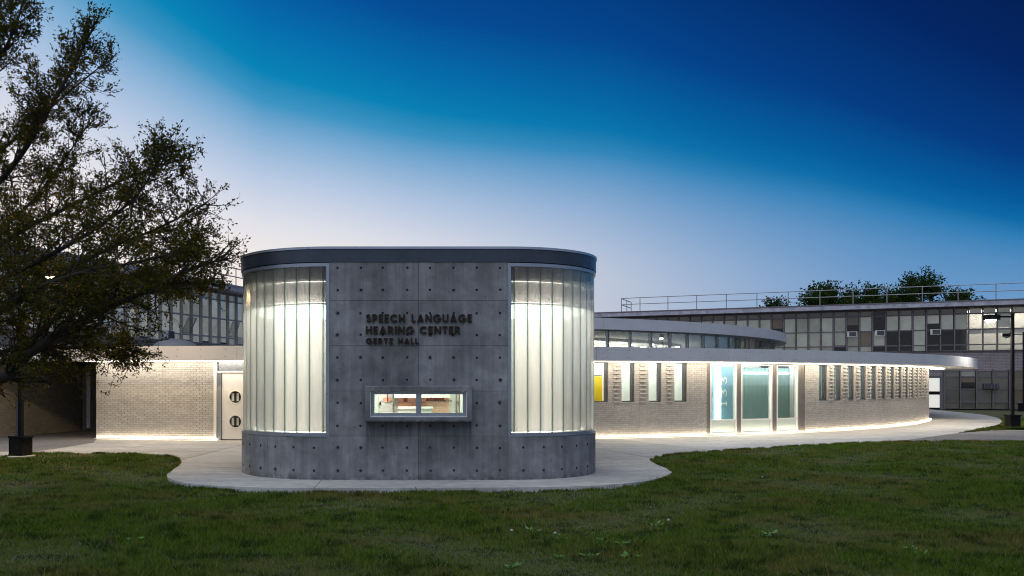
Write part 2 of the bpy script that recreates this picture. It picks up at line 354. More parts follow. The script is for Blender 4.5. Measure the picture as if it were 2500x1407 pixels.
# ------------------------------------------------------------------ lettering
def arc(cx, cy, rx, ry, a0, a1, n=14): return [(cx + rx * cos(radians(a0 + (a1 - a0) * i / n)), cy + ry * sin(radians(a0 + (a1 - a0) * i / n))) for i in range(n + 1)]
def band(pts, w):
    P = [Vector(p) for p in pts]; L, R = [], []
    for i, p in enumerate(P):
        d0 = (P[i] - P[i - 1]).normalized() if i else None; d1 = (P[i + 1] - P[i]).normalized() if i < len(P) - 1 else None
        if d0 is None: d0 = d1
        if d1 is None: d1 = d0
        n0 = Vector((-d0.y, d0.x)); n1 = Vector((-d1.y, d1.x)); n = (n0 + n1).normalized(); k = (w / 2) / max(n.dot(n0), .35)
        L.append(p + n * k); R.append(p - n * k)
    return [[tuple(q) for q in L + R[::-1]]]
def glyph(ch, w=.21):
    h = w / 2
    if ch == 'I': return w, [[(0, 0), (w, 0), (w, 1), (0, 1)]]
    if ch == 'L': return .5, [[(0, 0), (.5, 0), (.5, w), (w, w), (w, 1), (0, 1)]]
    if ch == 'T': return .62, [[(.31 - h, 0), (.31 + h, 0), (.31 + h, 1 - w), (.62, 1 - w), (.62, 1), (0, 1), (0, 1 - w), (.31 - h, 1 - w)]]
    if ch == 'E': return .54, [[(0, 0), (.54, 0), (.54, w), (w, w), (w, .5 - h * .9), (.5, .5 - h * .9), (.5, .5 + h * .9), (w, .5 + h * .9), (w, 1 - w), (.54, 1 - w), (.54, 1), (0, 1)]]
    if ch == 'H': return .74, [[(0, 0), (w, 0), (w, .5 - h), (.74 - w, .5 - h), (.74 - w, 0), (.74, 0), (.74, 1), (.74 - w, 1), (.74 - w, .5 + h), (w, .5 + h), (w, 1), (0, 1)]]
    if ch == 'N': return .80, [[(0, 0), (w, 0), (w, .66), (.80 - w * 1.05, 0), (.80, 0), (.80, 1), (.80 - w, 1), (.80 - w, .34), (w * 1.05, 1), (0, 1)]]
    if ch == 'M': return .95, [[(0, 0), (w, 0), (w, .62), (.475, .2), (.95 - w, .62), (.95 - w, 0), (.95, 0), (.95, 1), (.95 - w, 1), (.475, .52), (w, 1), (0, 1)]]
    if ch == 'W': return 1.15, [[(.24, 0), (.42, 0), (.575, .55), (.73, 0), (.91, 0), (1.15, 1), (.93, 1), (.81, .42), (.66, 1), (.49, 1), (.34, .42), (.22, 1), (0, 1)]]
    if ch == 'Z': return .62, [[(0, 0), (.62, 0), (.62, w), (w * 1.45, w), (.62, 1 - w * .85), (.62, 1), (.02, 1), (.02, 1 - w), (.62 - w * 1.45, 1 - w), (0, w * .85)]]
    if ch == 'A': return .86, [[(0, 0), (w * 1.1, 0), (w * 1.1 + .06, .17), (.80 - w * 1.1, .17), (.86 - w * 1.1, 0), (.86, 0), (.43 + h * .95, 1), (.43 - h * .95, 1)], [(.33, .35), (.53, .35), (.43, .66)]]
    if ch == 'P' or ch == 'R':
        o = [(0, 0), (w, 0), (w, .34)] + ([(.32, .34), (.47, 0), (.47 + w * 1.15, 0), (.50, .39)] if ch == 'R' else [(.32, .34)]) + arc(.33, .67, .30, .33, -60 if ch == 'R' else -90, 90) + [(0, 1)]
        return (.70 if ch == 'R' else .63), [o, [(w, .53), (w, .82), (.32, .82)] + arc(.32, .675, .12, .145, 90, -90, 8) + [(.32, .53)][:0]]
    if ch == 'O': return 1.0, [arc(.5, .5, .5, .5, 0, 350, 27), arc(.5, .5, .5 - w, .5 - w, 0, 350, 27)]
    if ch == 'C': return .90, band(arc(.5, .5, .5 - h, .5 - h, 42, 318, 26), w)
    if ch == 'G': return .98, band(arc(.5, .5, .5 - h, .5 - h, 42, 352, 28) + [(.5, .46)], w * .96)
    if ch == 'U': return .74, band([(h, 1), (h, .37)] + arc(.37, .37, .37 - h, .37 - h, 180, 360, 14)[1:-1] + [(.74 - h, .37), (.74 - h, 1)], w)
    if ch == 'S': return .62, band(arc(.31, .72, .20, .175, 20, 240, 12) + [(.31, .51)] + arc(.31, .28, .20, .175, 60, -160, 12), w * .98)
    if ch == '1': return .34, [[(.04, 0), (.34, 0), (.34, w), (.19 + h, w), (.19 + h, 1), (.19 - h, 1), (.19 - h, w), (.04, w)]]
    if ch == '3': return .58, band([(.03, .86), (.03, 1 - h), (.50, 1 - h), (.24, .62)] + arc(.27, .32, .27 - h, .32 - h, 84, -165, 16), w)
    return .32, []
def glyph_mesh(loops, depth, size, m):
    """extruded letter, front face at y = -depth, in the xz plane"""
    loops = [[(x * size, y * size) for x, y in l] for l in loops]
    flat = [p for l in loops for p in l]
    tris = tessellate_polygon([[Vector((x, y, 0)) for x, y in l] for l in loops])
    mb = MB(); n = len(flat)
    fs = [tuple(t) for t in tris] + [tuple(i + n for i in t[::-1]) for t in tris]
    o = 0
    for l in loops:
        k = len(l)
        for i in range(k): j = (i + 1) % k; fs.append((o + i, o + j, o + j + n, o + i + n))
        o += k
    mb.poly([(x, -depth, y) for x, y in flat] + [(x, 0, y) for x, y in flat], fs, m); return mb
def write(text, parent, width, cap, depth, m, origin, gap=.13, space=.42, w=.21, M=None, name='letter'):
    adv = [(c,) + glyph(c, w) if c != ' ' else (c, space, []) for c in text]
    tot = sum(a[1] for a in adv) + gap * (len(adv) - 1); sx = width / (tot * cap); x = 0
    for c, a, loops in adv:
        if loops:
            mb = glyph_mesh([[(px * sx, py) for px, py in l] for l in loops], depth, cap, m)
            o = mb.build(name, parent)
            if M is None: o.location = (origin[0] + x * cap * sx, origin[1], origin[2])
            else: o.matrix_local = M @ Matrix.Translation((x * cap * sx, 0, 0))
        x += a + gap

# ------------------------------------------------------------------ ground, path, lawn
def inpoly(px, py, poly):
    px = np.asarray(px); py = np.asarray(py); r = np.zeros(px.shape, bool); n = len(poly)
    for i in range(n):
        x0, y0 = poly[i]; x1, y1 = poly[i - 1]
        c = ((y0 > py) != (y1 > py)) & (px < (x1 - x0) * (py - y0) / ((y1 - y0) or 1e-9) + x0); r ^= c
    return r
def catmull(pts, n=5):
    o = []
    for i in range(len(pts) - 1):
        p0, p1, p2, p3 = pts[max(i - 1, 0)], pts[i], pts[i + 1], pts[min(i + 2, len(pts) - 1)]
        for k in range(n):
            t = k / n
            o.append(tuple(.5 * (2 * b + (c - a) * t + (2 * a - 5 * b + 4 * c - d) * t * t + (3 * b - a - 3 * c + d) * t ** 3) for a, b, c, d in zip(p0, p1, p2, p3)))
    o.append(pts[-1]); return o
edge_px = [(-260, 1124), (0, 1116), (75, 1108), (160, 1106.5), (300, 1108), (385, 1110), (428, 1118), (440, 1130), (426, 1144), (407, 1160), (428, 1174), (480, 1182), (560, 1188), (680, 1191), (850, 1191.5), (1022, 1191.5), (1200, 1191), (1350, 1189), (1480, 1184), (1580, 1174), (1637, 1158), (1632, 1146), (1604, 1134), (1590, 1122), (1640, 1110), (1800, 1098), (2000, 1086), (2150, 1079.5), (2300, 1077), (2500, 1078), (2800, 1080)]
edge = catmull([gp(*p) for p in edge_px])
edge2 = [gp(*p) for p in [(2800, 1047), (2600, 1049), (2420, 1051.5), (2336, 1058)]] + catmull([gp(*p) for p in [(2336, 1058), (2385, 1048), (2432, 1038), (2446, 1029), (2436, 1021), (2400, 1013), (2345, 1007)]])[1:]
PATH = edge + edge2 + [(36, 66), (-2, 52), (-16, 42), (-24, 34)]
def lawn_z(x, y):
    d = np.sqrt(np.maximum(np.abs(x) - 3.2, 0) ** 2 + (y - 15.2) ** 2)
    return -.02 - .075 * np.clip(1 - d / 4.5, 0, 1) ** .8 - .02 * np.clip((14 - y) / 6, 0, 1) + .012 * np.sin(x * .9 + y * .4) * np.clip((13 - y) / 4, 0, 1)
t = NT('meadow soil'); n1 = t.noise(.5, 6); n2 = t.noise(18, 4)
t.set('Base Color', t.mix(n2, t.mix(t.rng(n1, .35, .65, 0, 1), (.05, .075, .018), (.09, .095, .035)), (.08, .068, .03))).set('Roughness', .95); t.bump(n2, .8, .03); SOIL = t.done()
nx, ny = 110, 120
gx = np.linspace(-50, 70, nx); gy = np.concatenate([np.linspace(2.5, 24, 90), np.linspace(25, 80, 30)])
XX, YY = np.meshgrid(gx, gy); co = np.stack([XX, YY, lawn_z(XX, YY)], -1).reshape(-1, 3)
idx = np.arange(nx * ny).reshape(ny, nx); fc = np.stack([idx[:-1, :-1], idx[:-1, 1:], idx[1:, 1:], idx[1:, :-1]], -1).reshape(-1, 4)
lawn = obj('lawn', fast_mesh('lawn', co, fc, SOIL), kind='structure')
gb = MB(); gb.box(-700, 700, -300, 900, -.5, -.16, SOIL); gb.build('ground', kind='structure')

path_root = obj('path', None, kind='structure')
def slab(poly, planes, z, th, m, name, parent):
    """the polygon cut by half-planes (point, normal kept side) and given thickness"""
    bm = bmesh.new(); vs = [bm.verts.new((x, y, z)) for x, y in poly]
    f = bm.faces.new(vs); bmesh.ops.triangulate(bm, faces=[f])
    for p, n in planes:
        bmesh.ops.bisect_plane(bm, geom=bm.verts[:] + bm.edges[:] + bm.faces[:], plane_co=(p[0], p[1], 0), plane_no=(-n[0], -n[1], 0), clear_outer=True)
    if not bm.faces: bm.free(); return None
    bmesh.ops.dissolve_limit(bm, angle_limit=.01, verts=bm.verts[:], edges=bm.edges[:])
    r = bmesh.ops.extrude_face_region(bm, geom=bm.faces[:])
    bmesh.ops.translate(bm, verts=[v for v in r['geom'] if isinstance(v, bmesh.types.BMVert)], vec=(0, 0, -th))
    bmesh.ops.recalc_face_normals(bm, faces=bm.faces)
    me = bpy.data.meshes.new(name); bm.to_mesh(me); bm.free(); me.materials.append(m)
    return obj(name, me, parent)
CX, CY = -2.5, 59.5
def circ(th, R): return CX + R * sin(radians(th)), CY - R * cos(radians(th))
G = .012
ycut = 19.1
slab(PATH, [((-1.80, 0), (-1, 0)), ((0, ycut - G), (0, -1))], 0, .13, PAVE, 'paving_slab', path_root)
slab(PATH, [((-1.80 + G, 0), (1, 0)), ((0, ycut - G), (0, -1))], 0, .13, PAVE, 'paving_slab', path_root)
cuts = [-34, -21.5, -17.5, -13.2, -9.0, -4.5, 4.0, 12, 16.2, 20.6, 25.0, 29.4, 34, 39, 44, 50, 57, 66, 80, 110]
for a, b in zip(cuts[:-1], cuts[1:]):
    pa, pb = circ(a, 36), circ(b, 36)
    na = (cos(radians(a)), sin(radians(a))); nb = (-cos(radians(b)), -sin(radians(b)))
    pa = (pa[0] + na[0] * G, pa[1] + na[1] * G); pb = (pb[0] + nb[0] * G, pb[1] + nb[1] * G)
    slab(PATH, [((0, ycut + G), (0, 1)), (pa, na), (pb, nb)], 0, .13, PAVE, 'paving_slab', path_root)
ub = MB(); ub.poly([(x, y, -.09) for x, y in PATH], [tuple(range(len(PATH)))], JOINT); ub.build('joint_bed', path_root)
asph = [gp(*p) for p in [(2185, 1078.6), (2335, 1058.2), (2420, 1052), (2800, 1047.5), (2800, 1079.6), (2500, 1077.4), (2300, 1076.4)]]
a1 = slab(asph, [], .004, .02, ASPH, 'road', None); a1['kind'] = 'structure'
asph2 = [gp(*p) for p in [(-260, 1064), (0, 1067), (150, 1056), (205, 1050)]] + [(-10.5, 34.8), (-10.45, 29.3)] + [gp(*p) for p in [(228, 1081), (150, 1094), (75, 1104), (0, 1103), (-260, 1108)]]
a2 = slab(asph2, [], .004, .02, ASPH, 'yard', None); a2['kind'] = 'structure'

# ------------------------------------------------------------------ entrance bay (rounded concrete and channel glass)
D0, A, R = 16.71, 1.66, 1.97
SC = F / D0
def tz(y): return EYE + (PY - y) / SC
QA = R * pi / 2
def tmap(s, inset=0.0):
    sg = 1 if s >= 0 else -1; q = abs(s)
    if q <= A: return (s, D0 + inset)
    if q <= A + QA:
        p = (q - A) / R; return (sg * (A + (R - inset) * sin(p)), D0 + R - (R - inset) * cos(p))
    return (sg * (A + R - inset), D0 + R + (q - A - QA))
SEND = A + QA + 9.0
tower = thing('entrance_pavilion', 'rounded concrete entrance block with glowing ribbed glass corners under a dark metal rim', 'building', (0, D0, 0))
class TB(MB):                                                        # shapes given in world coordinates, built local to the block
    def build(s, name, parent=None, smooth=None, **k):
        s.v = [(x, y - D0, z) for x, y, z in s.v]; return super().build(name, parent or tower, smooth, **k)
def ring(mb, s0, s1, i0, i1, z0, z1, m, step=.12):
    br = sorted({s0, s1, *[b for b in (-A - QA, -A, A, A + QA) if s0 < b < s1]})
    for a, b in zip(br[:-1], br[1:]):
        pass
    pts = []
    for a, b in zip(br[:-1], br[1:]):
        straight = (abs(a) <= A + 1e-6 and abs(b) <= A + 1e-6) or (abs(a) >= A + QA - 1e-6 and abs(b) >= A + QA - 1e-6)
        n = 1 if straight else max(2, int((b - a) / step))
        pts += [a + (b - a) * k / n for k in range(n)]
    pts.append(br[-1]); n = len(pts) - 1
    vs = []
    for a in pts:
        for r, z in ((i0, z0), (i1, z0), (i1, z1), (i0, z1)):
            x, y = tmap(a, r); vs.append((x, y, z))
    fs = [(i * 4 + k, i * 4 + (k + 1) % 4, (i + 1) * 4 + (k + 1) % 4, (i + 1) * 4 + k) for i in range(n) for k in range(4)]
    fs += [(3, 2, 1, 0), tuple(n * 4 + k for k in range(4))]
    mb.poly(vs, fs, m)
def holed(mb, fmap, sl, zl, holes, m, mh, rad, depth, skip=None, n=16, edge=.014, ring_m=None):
    """sheet of cells (fmap(s, z, inset) -> xyz) with round recesses; outer edges turned inwards"""
    q = n // 4
    for a, b in zip(sl[:-1], sl[1:]):
        for c, d in zip(zl[:-1], zl[1:]):
            if skip and skip((a + b) / 2, (c + d) / 2): continue
            per = [(b, c + (d - c) * i / q) for i in range(q)] + [(b - (b - a) * i / q, d) for i in range(q)] + [(a, d - (d - c) * i / q) for i in range(q)] + [(a + (b - a) * i / q, c) for i in range(q)]
            h = [h for h in holes if a < h[0] < b and c < h[1] < d]
            if h:
                hx, hz = h[0][0], h[0][1]; ang = [-pi / 4 + 2 * pi * i / n for i in range(n)]
                R1 = [(hx + rad * cos(w), hz + rad * sin(w)) for w in ang]
                pts = [fmap(s, z, 0) for s, z in per] + [fmap(s, z, 0) for s, z in R1] + [fmap(s, z, depth) for s, z in R1]
                mb.poly(pts, [(i, (i + 1) % n, n + (i + 1) % n, n + i) for i in range(n)], m)
                mb.poly(pts, [(n + i, n + (i + 1) % n, 2 * n + (i + 1) % n, 2 * n + i) for i in range(n)] + [tuple(2 * n + i for i in range(n))], mh)
                if ring_m and random.random() < ring_m[1]:
                    R2 = [(hx + rad * 1.9 * cos(w), hz + rad * 1.9 * sin(w)) for w in ang]; R0 = [(hx + rad * 1.02 * cos(w), hz + rad * 1.02 * sin(w)) for w in ang]
                    mb.poly([fmap(s, z, -.003) for s, z in R0] + [fmap(s, z, -.001) for s, z in R2], [(i, (i + 1) % n, n + (i + 1) % n, n + i) for i in range(n)], ring_m[0])
            else:
                ce = fmap((a + b) / 2, (c + d) / 2, 0)
                mb.poly([fmap(s, z, 0) for s, z in per] + [ce], [(i, (i + 1) % n, n) for i in range(n)], m)
            # returns on the outer border of the sheet
            for side, cond in ((per[0:q + 1], b == sl[-1]), (per[q:2 * q + 1], d == zl[-1]), (per[2 * q:3 * q + 1], a == sl[0]), (per[3 * q:] + [per[0]], c == zl[0])):
                if cond:
                    k = len(side); mb.poly([fmap(s, z, 0) for s, z in side] + [fmap(s, z, edge) for s, z in side], [(i, i + 1, k + i + 1, k + i) for i in range(k - 1)], m)
def tfm(s, z, i): x, y = tmap(s, i); return (x, y, z)
hc = [(x - 1022) / SC for x in (824.4, 880.8, 934.5, 994, 1050.4, 1107.7, 1164.5, 1220.9)]
hr = [tz(y) for y in (653.8, 708.4, 764.8, 818, 873.2, 927.8, 984.2, 1039.7, 1093.5, 1149.4)]
holes = [(s + random.uniform(-.006, .006), z + random.uniform(-.006, .006)) for s in hc for z in hr]
rows = [tz(640), tz(734.4), tz(844.5), tz(955), tz(1064.8), 0.0]
OPX, OPT, OPB = .885, 1.64, 1.17
def mids(v): return [(a + b) / 2 for a, b in zip(v[:-1], v[1:])]
J = .003
for ci, (s0, s1) in enumerate(((-A, 0), (0, A))):
    cs = [s for s in hc if s0 < s < s1]; sl = [s0 + J] + mids(cs) + [s1 - J]
    for ri in range(5):
        z1, z0 = rows[ri], rows[ri + 1]; zs = sorted(z for z in hr if z0 < z < z1)
        zl = [z0 + (J if z0 else 0)] + mids(zs) + [z1 - J]; sk = None; sl2 = list(sl)
        if ri == 3:
            zl = [z0 + J, OPB - .02, z1 - J]
            k = min(range(len(sl2)), key=lambda i: abs(abs(sl2[i]) - OPX)); sl2[k] = math.copysign(OPX, sl2[k])
            sk = lambda s, z: abs(s) < OPX and z > OPB - .03
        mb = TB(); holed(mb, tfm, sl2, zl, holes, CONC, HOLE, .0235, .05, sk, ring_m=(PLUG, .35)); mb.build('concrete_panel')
# curved concrete plinth panels, both sides
for sg in (-1, 1):
    offs = [.285, .69, 1.10, 1.51, 1.93, 2.35, 2.77]; zs = [hr[9], hr[8]]
    brk = [(.0, 1.31), (1.31, 2.56), (2.56, QA + .45), (QA + .45, QA + 4), (QA + 4, QA + 9)]
    for b0, b1 in brk:
        cs = [o for o in offs if b0 < o < b1]
        sl = sorted(sg * (A + q) for q in ([b0 + J] + (mids(cs) if len(cs) > 1 else []) + ([(b0 + b1) / 2] if len(cs) < 2 else []) + [b1 - J]))
        hs = [(sg * (A + o), z + random.uniform(-.006, .006)) for o in cs for z in zs]
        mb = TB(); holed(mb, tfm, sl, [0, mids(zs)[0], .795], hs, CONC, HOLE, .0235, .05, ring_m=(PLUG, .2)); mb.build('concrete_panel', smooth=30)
mb = TB(); ring(mb, -SEND, SEND, .012, .16, -.1, .79, JOINT)                         # backing behind the joints
for x0, x1, z0, z1 in ((-A, -OPX - .003, .79, tz(640)), (OPX + .003, A, .79, tz(640)), (-OPX - .003, OPX + .003, OPT, tz(640)), (-OPX - .003, OPX + .003, .79, OPB - .02)):
    mb.box(x0, x1, D0 + .0122, D0 + .2, z0 + .0005, z1, JOINT)
mb.build('joint_backing')
mb = TB(); ring(mb, -SEND, SEND, -.012, .10, tz(640), tz(608.5), FASCIA_D); mb.build('rim_fascia', smooth=30)
mb = TB(); ring(mb, -SEND, -A - .38 - J, -.03, .30, tz(608.5) + .001, tz(602.5), COPING); ring(mb, -A - .38 + J, .9 - J, -.03, .30, tz(608.5) + .001, tz(602.5), COPING); ring(mb, .9 + J, SEND, -.03, .30, tz(608.5) + .001, tz(602.5), COPING)
mb.build('coping', smooth=30)
mb = TB(); pts = []
n = 12; ol = [tmap(-SEND, .2)] + [tmap(-A - QA * (1 - k / n), .2) for k in range(n + 1)] + [tmap(A + QA * k / n, .2) for k in range(n + 1)] + [tmap(SEND, .2)]
for z0, z1, m in ((4.05, 4.24, DECK), (-.06, .02, GREYW)):
    k = len(ol); mb.poly([(x, y, z0) for x, y in ol] + [(x, y, z1) for x, y in ol], [tuple(range(k))[::-1], tuple(range(k, 2 * k))] + [(i, (i + 1) % k, k + (i + 1) % k, k + i) for i in range(k)], m)
mb.build('roof')
# glazed corners
GT, GB = tz(650.5), .865
SH = A + QA + .55                                                      # glass runs on past the curve into the flank
for sg in (-1, 1):
    def seg(mb, q0, q1, i0, i1, z0, z1, m):
        a, b = sorted((sg * (A + q0), sg * (A + q1))); ring(mb, a, b, i0, i1, z0, z1, m)
    mb = TB()
    seg(mb, .0, QA + .55, .0, .12, GT, tz(642), FRAME)
    seg(mb, .0, .053, -.004, .12, .80, GT - .001, FRAME)
    seg(mb, .054, QA + .55, -.008, .12, .80, .832, FRAME); seg(mb, .054, QA + .55, .012, .12, .833, GB, FRAME)
    seg(mb, QA + .5, QA + .56, -.004, .12, GB, GT - .001, FRAME)
    mb.build('glazing_frame', smooth=30)
    w = .262; q = .10 - w + .05
    q = .054
    edges = [.055, .12] + [.12 + w * k for k in range(1, 14)]
    for q0, q1 in zip(edges[:-1], edges[1:]):
        if q1 > QA + .5: break
        p0 = Vector(tmap(sg * (A + q0 + .003), .025)); p1 = Vector(tmap(sg * (A + q1 - .003), .025)); d = (p1 - p0); L = d.length; d.normalize()
        nn = Vector((-d.y, d.x));
        if nn.dot(Vector((0, D0 + R)) - p0) < 0: nn = -nn
        def blk(mb, a0, a1, b0, b1, m):
            cs = [p0 + d * a + nn * b for a, b in ((a0, b0), (a1, b0), (a1, b1), (a0, b1))]
            mb.poly([(c.x, c.y, GB - .004) for c in cs] + [(c.x, c.y, GT + .004) for c in cs], [(0, 1, 2, 3), (4, 5, 6, 7), (0, 1, 5, 4), (1, 2, 6, 5), (2, 3, 7, 6), (3, 0, 4, 7)], m)
        mb = TB(); blk(mb, 0, L, 0, .007, UGLASS); mb2 = mb
        blk(mb, 0, .007, .0075, .05, UEDGE); blk(mb, L - .007, L, .0075, .05, UEDGE); mb.build('glass_channel')
    # what is seen through the glass: slab edge, pale upper band, ceiling, low ledge with the light strip
    mb = TB(); seg(mb, .06, QA + 9, .14, .22, tz(682), 4.04, DARK); mb.build('roof_edge_beam')
    mb = TB(); seg(mb, .06, QA + 9, .26, .30, 3.30, tz(682), GREYW); mb.build('ceiling_bulkhead', smooth=30)
    mb = TB(); seg(mb, .06, QA + 3, .09, .34, .70, .862, WHITE); mb.build('window_ledge', smooth=30)
    mb = TB(); seg(mb, .10, QA + .45, .20, .225, 3.302, 3.312, LED_IN); mb.build('light_strip', smooth=30)  # fill strip added to brighten the bulkhead
    mb = TB(); seg(mb, .10, QA + .45, .225, .24, 3.705, 3.715, FILL_TOP); mb.build('light_strip', smooth=30)  # second added strip, evens out the bulkhead from above
    mb = TB(); seg(mb, .10, QA + .45, .24, .275, .863, .875, LED_IN); mb.build('light_strip', smooth=30)
# interior: ceiling with lights, back wall, reception wall
mb = TB(); ol2 = [tmap(-SEND, .34)] + [tmap(-A - QA * (1 - k / n), .14) for k in range(n + 1)] + [tmap(A + QA * k / n, .14) for k in range(n + 1)] + [tmap(SEND, .34)]
k = len(ol2); mb.poly([(x, y, 3.27) for x, y in ol2] + [(x, y, 3.299) for x, y in ol2], [tuple(range(k))[::-1], tuple(range(k, 2 * k))] + [(i, (i + 1) % k, k + (i + 1) % k, k + i) for i in range(k)], WHITE); mb.build('ceiling')
YB = 20.55
mb = TB(); mb.box(-3.5, 3.5, YB, YB + .1, 0.02, 3.269, GREYW); mb.build('interior_wall')
for sg in (-1, 1):
    mb = TB(); pl = [tmap(sg * (A + QA * k / 14 + .12), .17) for k in range(15)] + [(sg * (A + R - .17), YB - .01), (sg * 1.66, YB - .01)]
    k = len(pl); mb.poly([(x, y, 3.25) for x, y in pl] + [(x, y, 3.268) for x, y in pl], [tuple(range(k)), tuple(range(k, 2 * k))[::-1]] + [(i, (i + 1) % k, k + (i + 1) % k, k + i) for i in range(k)], LUMC); mb.build('ceiling_fill')  # ceiling sheet made to emit, brightening the glazed corners
    for x0, x1, y0, y1, m in ((2.0, 2.05, 19.2, 20.4, GREYW), (2.75, 2.95, 19.6, 19.8, WHITE), (3.2, 3.25, 18.6, 20.3, GREYW)):
        mb = TB(); a, b = sorted((sg * x0, sg * x1)); mb.box(a, b, y0, y1, .02, 3.24 if m is WHITE else 2.2, m); mb.build('screen')
for x0, x1, y0, y1 in ((-1.3, 1.3, 17.2, 18.0), (-1.3, 1.3, 19.0, 19.8)):
    mb = TB(); mb.box(x0, x1, y0, y1, 3.245, 3.268, LEDW); mb.build('ceiling_light')
for x0, x1, in ((-1.63, -1.56), (1.56, 1.63)):
    mb = TB(); mb.box(x0, x1, 17.2, YB - .002, .02, 3.268, WHITE); mb.build('partition')
def ix(x, Y=YB): return (x - 1022) * Y / F
def iz(y, Y=YB): return EYE - (y - PY) * Y / F
def wallpiece(name, x0, x1, y0, y1, m, th=.02, Y=YB - .004, **k):
    mb = TB(); mb.box(ix(x0, Y), ix(x1, Y), Y - th, Y, iz(y1, Y), iz(y0, Y), m); mb.build(name, **k)
wallpiece('wall_panel', 971, 1040, 971, 994, SALMON); wallpiece('wall_panel', 1040.4, 1097, 980.4, 1012, PEACH, .03)
wallpiece('niche', 985, 995, 971.2, 981.5, DRED, .03); wallpiece('niche', 1040.4, 1085, 971, 980, DRED, .03)
wallpiece('wall_panel', 1085.4, 1097, 971, 980, SALMON, .03); wallpiece('shelf', 971, 1039, 981.8, 982.8, FRAME_B, .06)
wallpiece('mullion', 1113, 1115, 940, 1060, FRAME_B, .06); wallpiece('mullion', 1120.5, 1122.5, 940, 1060, FRAME_B, .06); wallpiece('door_rail', 1115.1, 1120.4, 980.5, 982, FRAME_B, .05)
wallpiece('wall_panel', 1123, 1140, 940, 1060, FROST, .05); wallpiece('wall_panel', 900, 924, 940, 1060, FROST, .05)
wallpiece('mullion', 959, 962, 940, 1060, FRAME_B, .08); wallpiece('door_handle', 927, 930, 981, 989, BLACK, .05)
mb = TB(); zc = iz(972); mb.poly([(ix(946), YB - .03, zc)] + [(ix(946) + .11 * cos(radians(a)), YB - .03, zc - .12 * sin(radians(a)) * .8) for a in range(0, 181, 15)] + [], [tuple(range(14))], SALMON); mb.box(ix(945), ix(947.4), YB - .05, YB - .031, iz(980), iz(963), DRED); mb.build('porthole')
rc = thing('reception_counter', 'white reception counter glimpsed through the long low window', 'counter', (0, 0, 0))
Yc = 19.9
mb = MB(); mb.box(ix(971, Yc), ix(1057, Yc), Yc - .05, Yc + .3, iz(994, Yc) - .04, iz(994, Yc), WHITE); mb.build('top', rc)
mb = MB(); mb.box(ix(973, Yc), ix(1055, Yc), Yc, Yc + .28, .02, iz(994, Yc) - .041, WHITE); mb.build('front_panel', rc)
cb = thing('wall_cabinet', 'row of white wall cabinets above the salmon wall inside', 'cabinet', (0, 0, 0))
for i, (x0, x1) in enumerate(((963, 983), (983.6, 1003), (1003.6, 1029), (1029.6, 1052), (1052.6, 1076), (1076.6, 1098))):
    mb = MB(); mb.box(ix(x0), ix(x1), YB - .36, YB - .03, iz(971), iz(940), WHITE); mb.build('cabinet_door', cb)
ws = thing('wall_lettering', 'mirrored black WAITING ROOM lettering on glass inside the low window', 'lettering', (ix(1103, 19.2), 19.2, iz(982.3, 19.2)))
write('WAITING ROOM', ws, ix(1103, 19.2) - ix(1051, 19.2), (982.3 - 977) * 19.2 / F, .004, BLACKTXT, None, .14, .3, .2, M=Matrix.Scale(-1, 4, (1, 0, 0)))
mb = MB(); mb.box(-.70, .1, .0005, .012, -.75, .75, GLASS); mb.build('glass_sheet', ws)
# projecting window box
BF = D0 - .25; sb = F / BF
bx, bt, bb = .983, EYE - (942.4 - PY) / sb, EYE - (1030.6 - PY) / sb
ixn, it, ib = .887, EYE - (956 - PY) / sb, EYE - (1019 - PY) / sb
box_t = tower
mb = TB(); c = .012
def frame_ring(mb, x, zt, zb, xi, zti, zbi, y0, y1, m):
    o0 = [(-x + c, y0, zb + c), (x - c, y0, zb + c), (x - c, y0, zt - c), (-x + c, y0, zt - c)]
    o1 = [(-x, y0 + c, zb), (x, y0 + c, zb), (x, y0 + c, zt), (-x, y0 + c, zt)]; o2 = [(px, y1, pz) for px, _, pz in o1]
    i0 = [(-xi, y0, zbi), (xi, y0, zbi), (xi, y0, zti), (-xi, y0, zti)]; i1 = [(px, y1, pz) for px, _, pz in i0]
    pts = o0 + o1 + o2 + i0 + i1; fs = []
    for a, b in ((0, 1), (1, 2), (0, 3), (3, 4), (2, 4)):
        for k in range(4): fs.append((a * 4 + k, a * 4 + (k + 1) % 4, b * 4 + (k + 1) % 4, b * 4 + k))
    mb.poly(pts, fs, m)
frame_ring(mb, bx, bt, bb, ixn, it, ib, BF, D0 + .05, CONC); mb.build('window_surround')
WY = BF + .10
mb = TB(); mb.box(-ixn + .002, ixn - .002, BF + .008, WY - .002, ib + .0005, ib + .012, FRAME_W); mb.box(-ixn + .0005, -ixn + .011, BF + .008, WY - .002, ib + .013, it - .002, FRAME_W); mb.box(ixn - .011, ixn - .0005, BF + .008, WY - .002, ib + .013, it - .002, FRAME_W); mb.build('sill_lining')
fw = .062
wf = TB(); x0, x1, z0, z1 = -ixn + .012, ixn - .012, ib + .012, it - .002
wf.box(x0, x0 + fw, WY, WY + .09, z0, z1, FRAME); wf.box(x1 - fw, x1, WY, WY + .09, z0, z1, FRAME); wf.box(x0 + fw, x1 - fw, WY + .001, WY + .09, z0, z0 + fw, FRAME); wf.box(x0 + fw, x1 - fw, WY + .001, WY + .09, z1 - fw + .01, z1, FRAME)
wf.box(-.048, .048, WY + .002, WY + .09, z0 + fw, z1 - fw + .01, FRAME); wfo = wf.build('window')
for a, b in ((x0 + fw, -.048), (.048, x1 - fw)):
    mb = TB(); mb.box(a, b, WY + .04, WY + .052, z0 + fw, z1 - fw + .01, GLASS); p = mb.build('pane'); p.parent = wfo
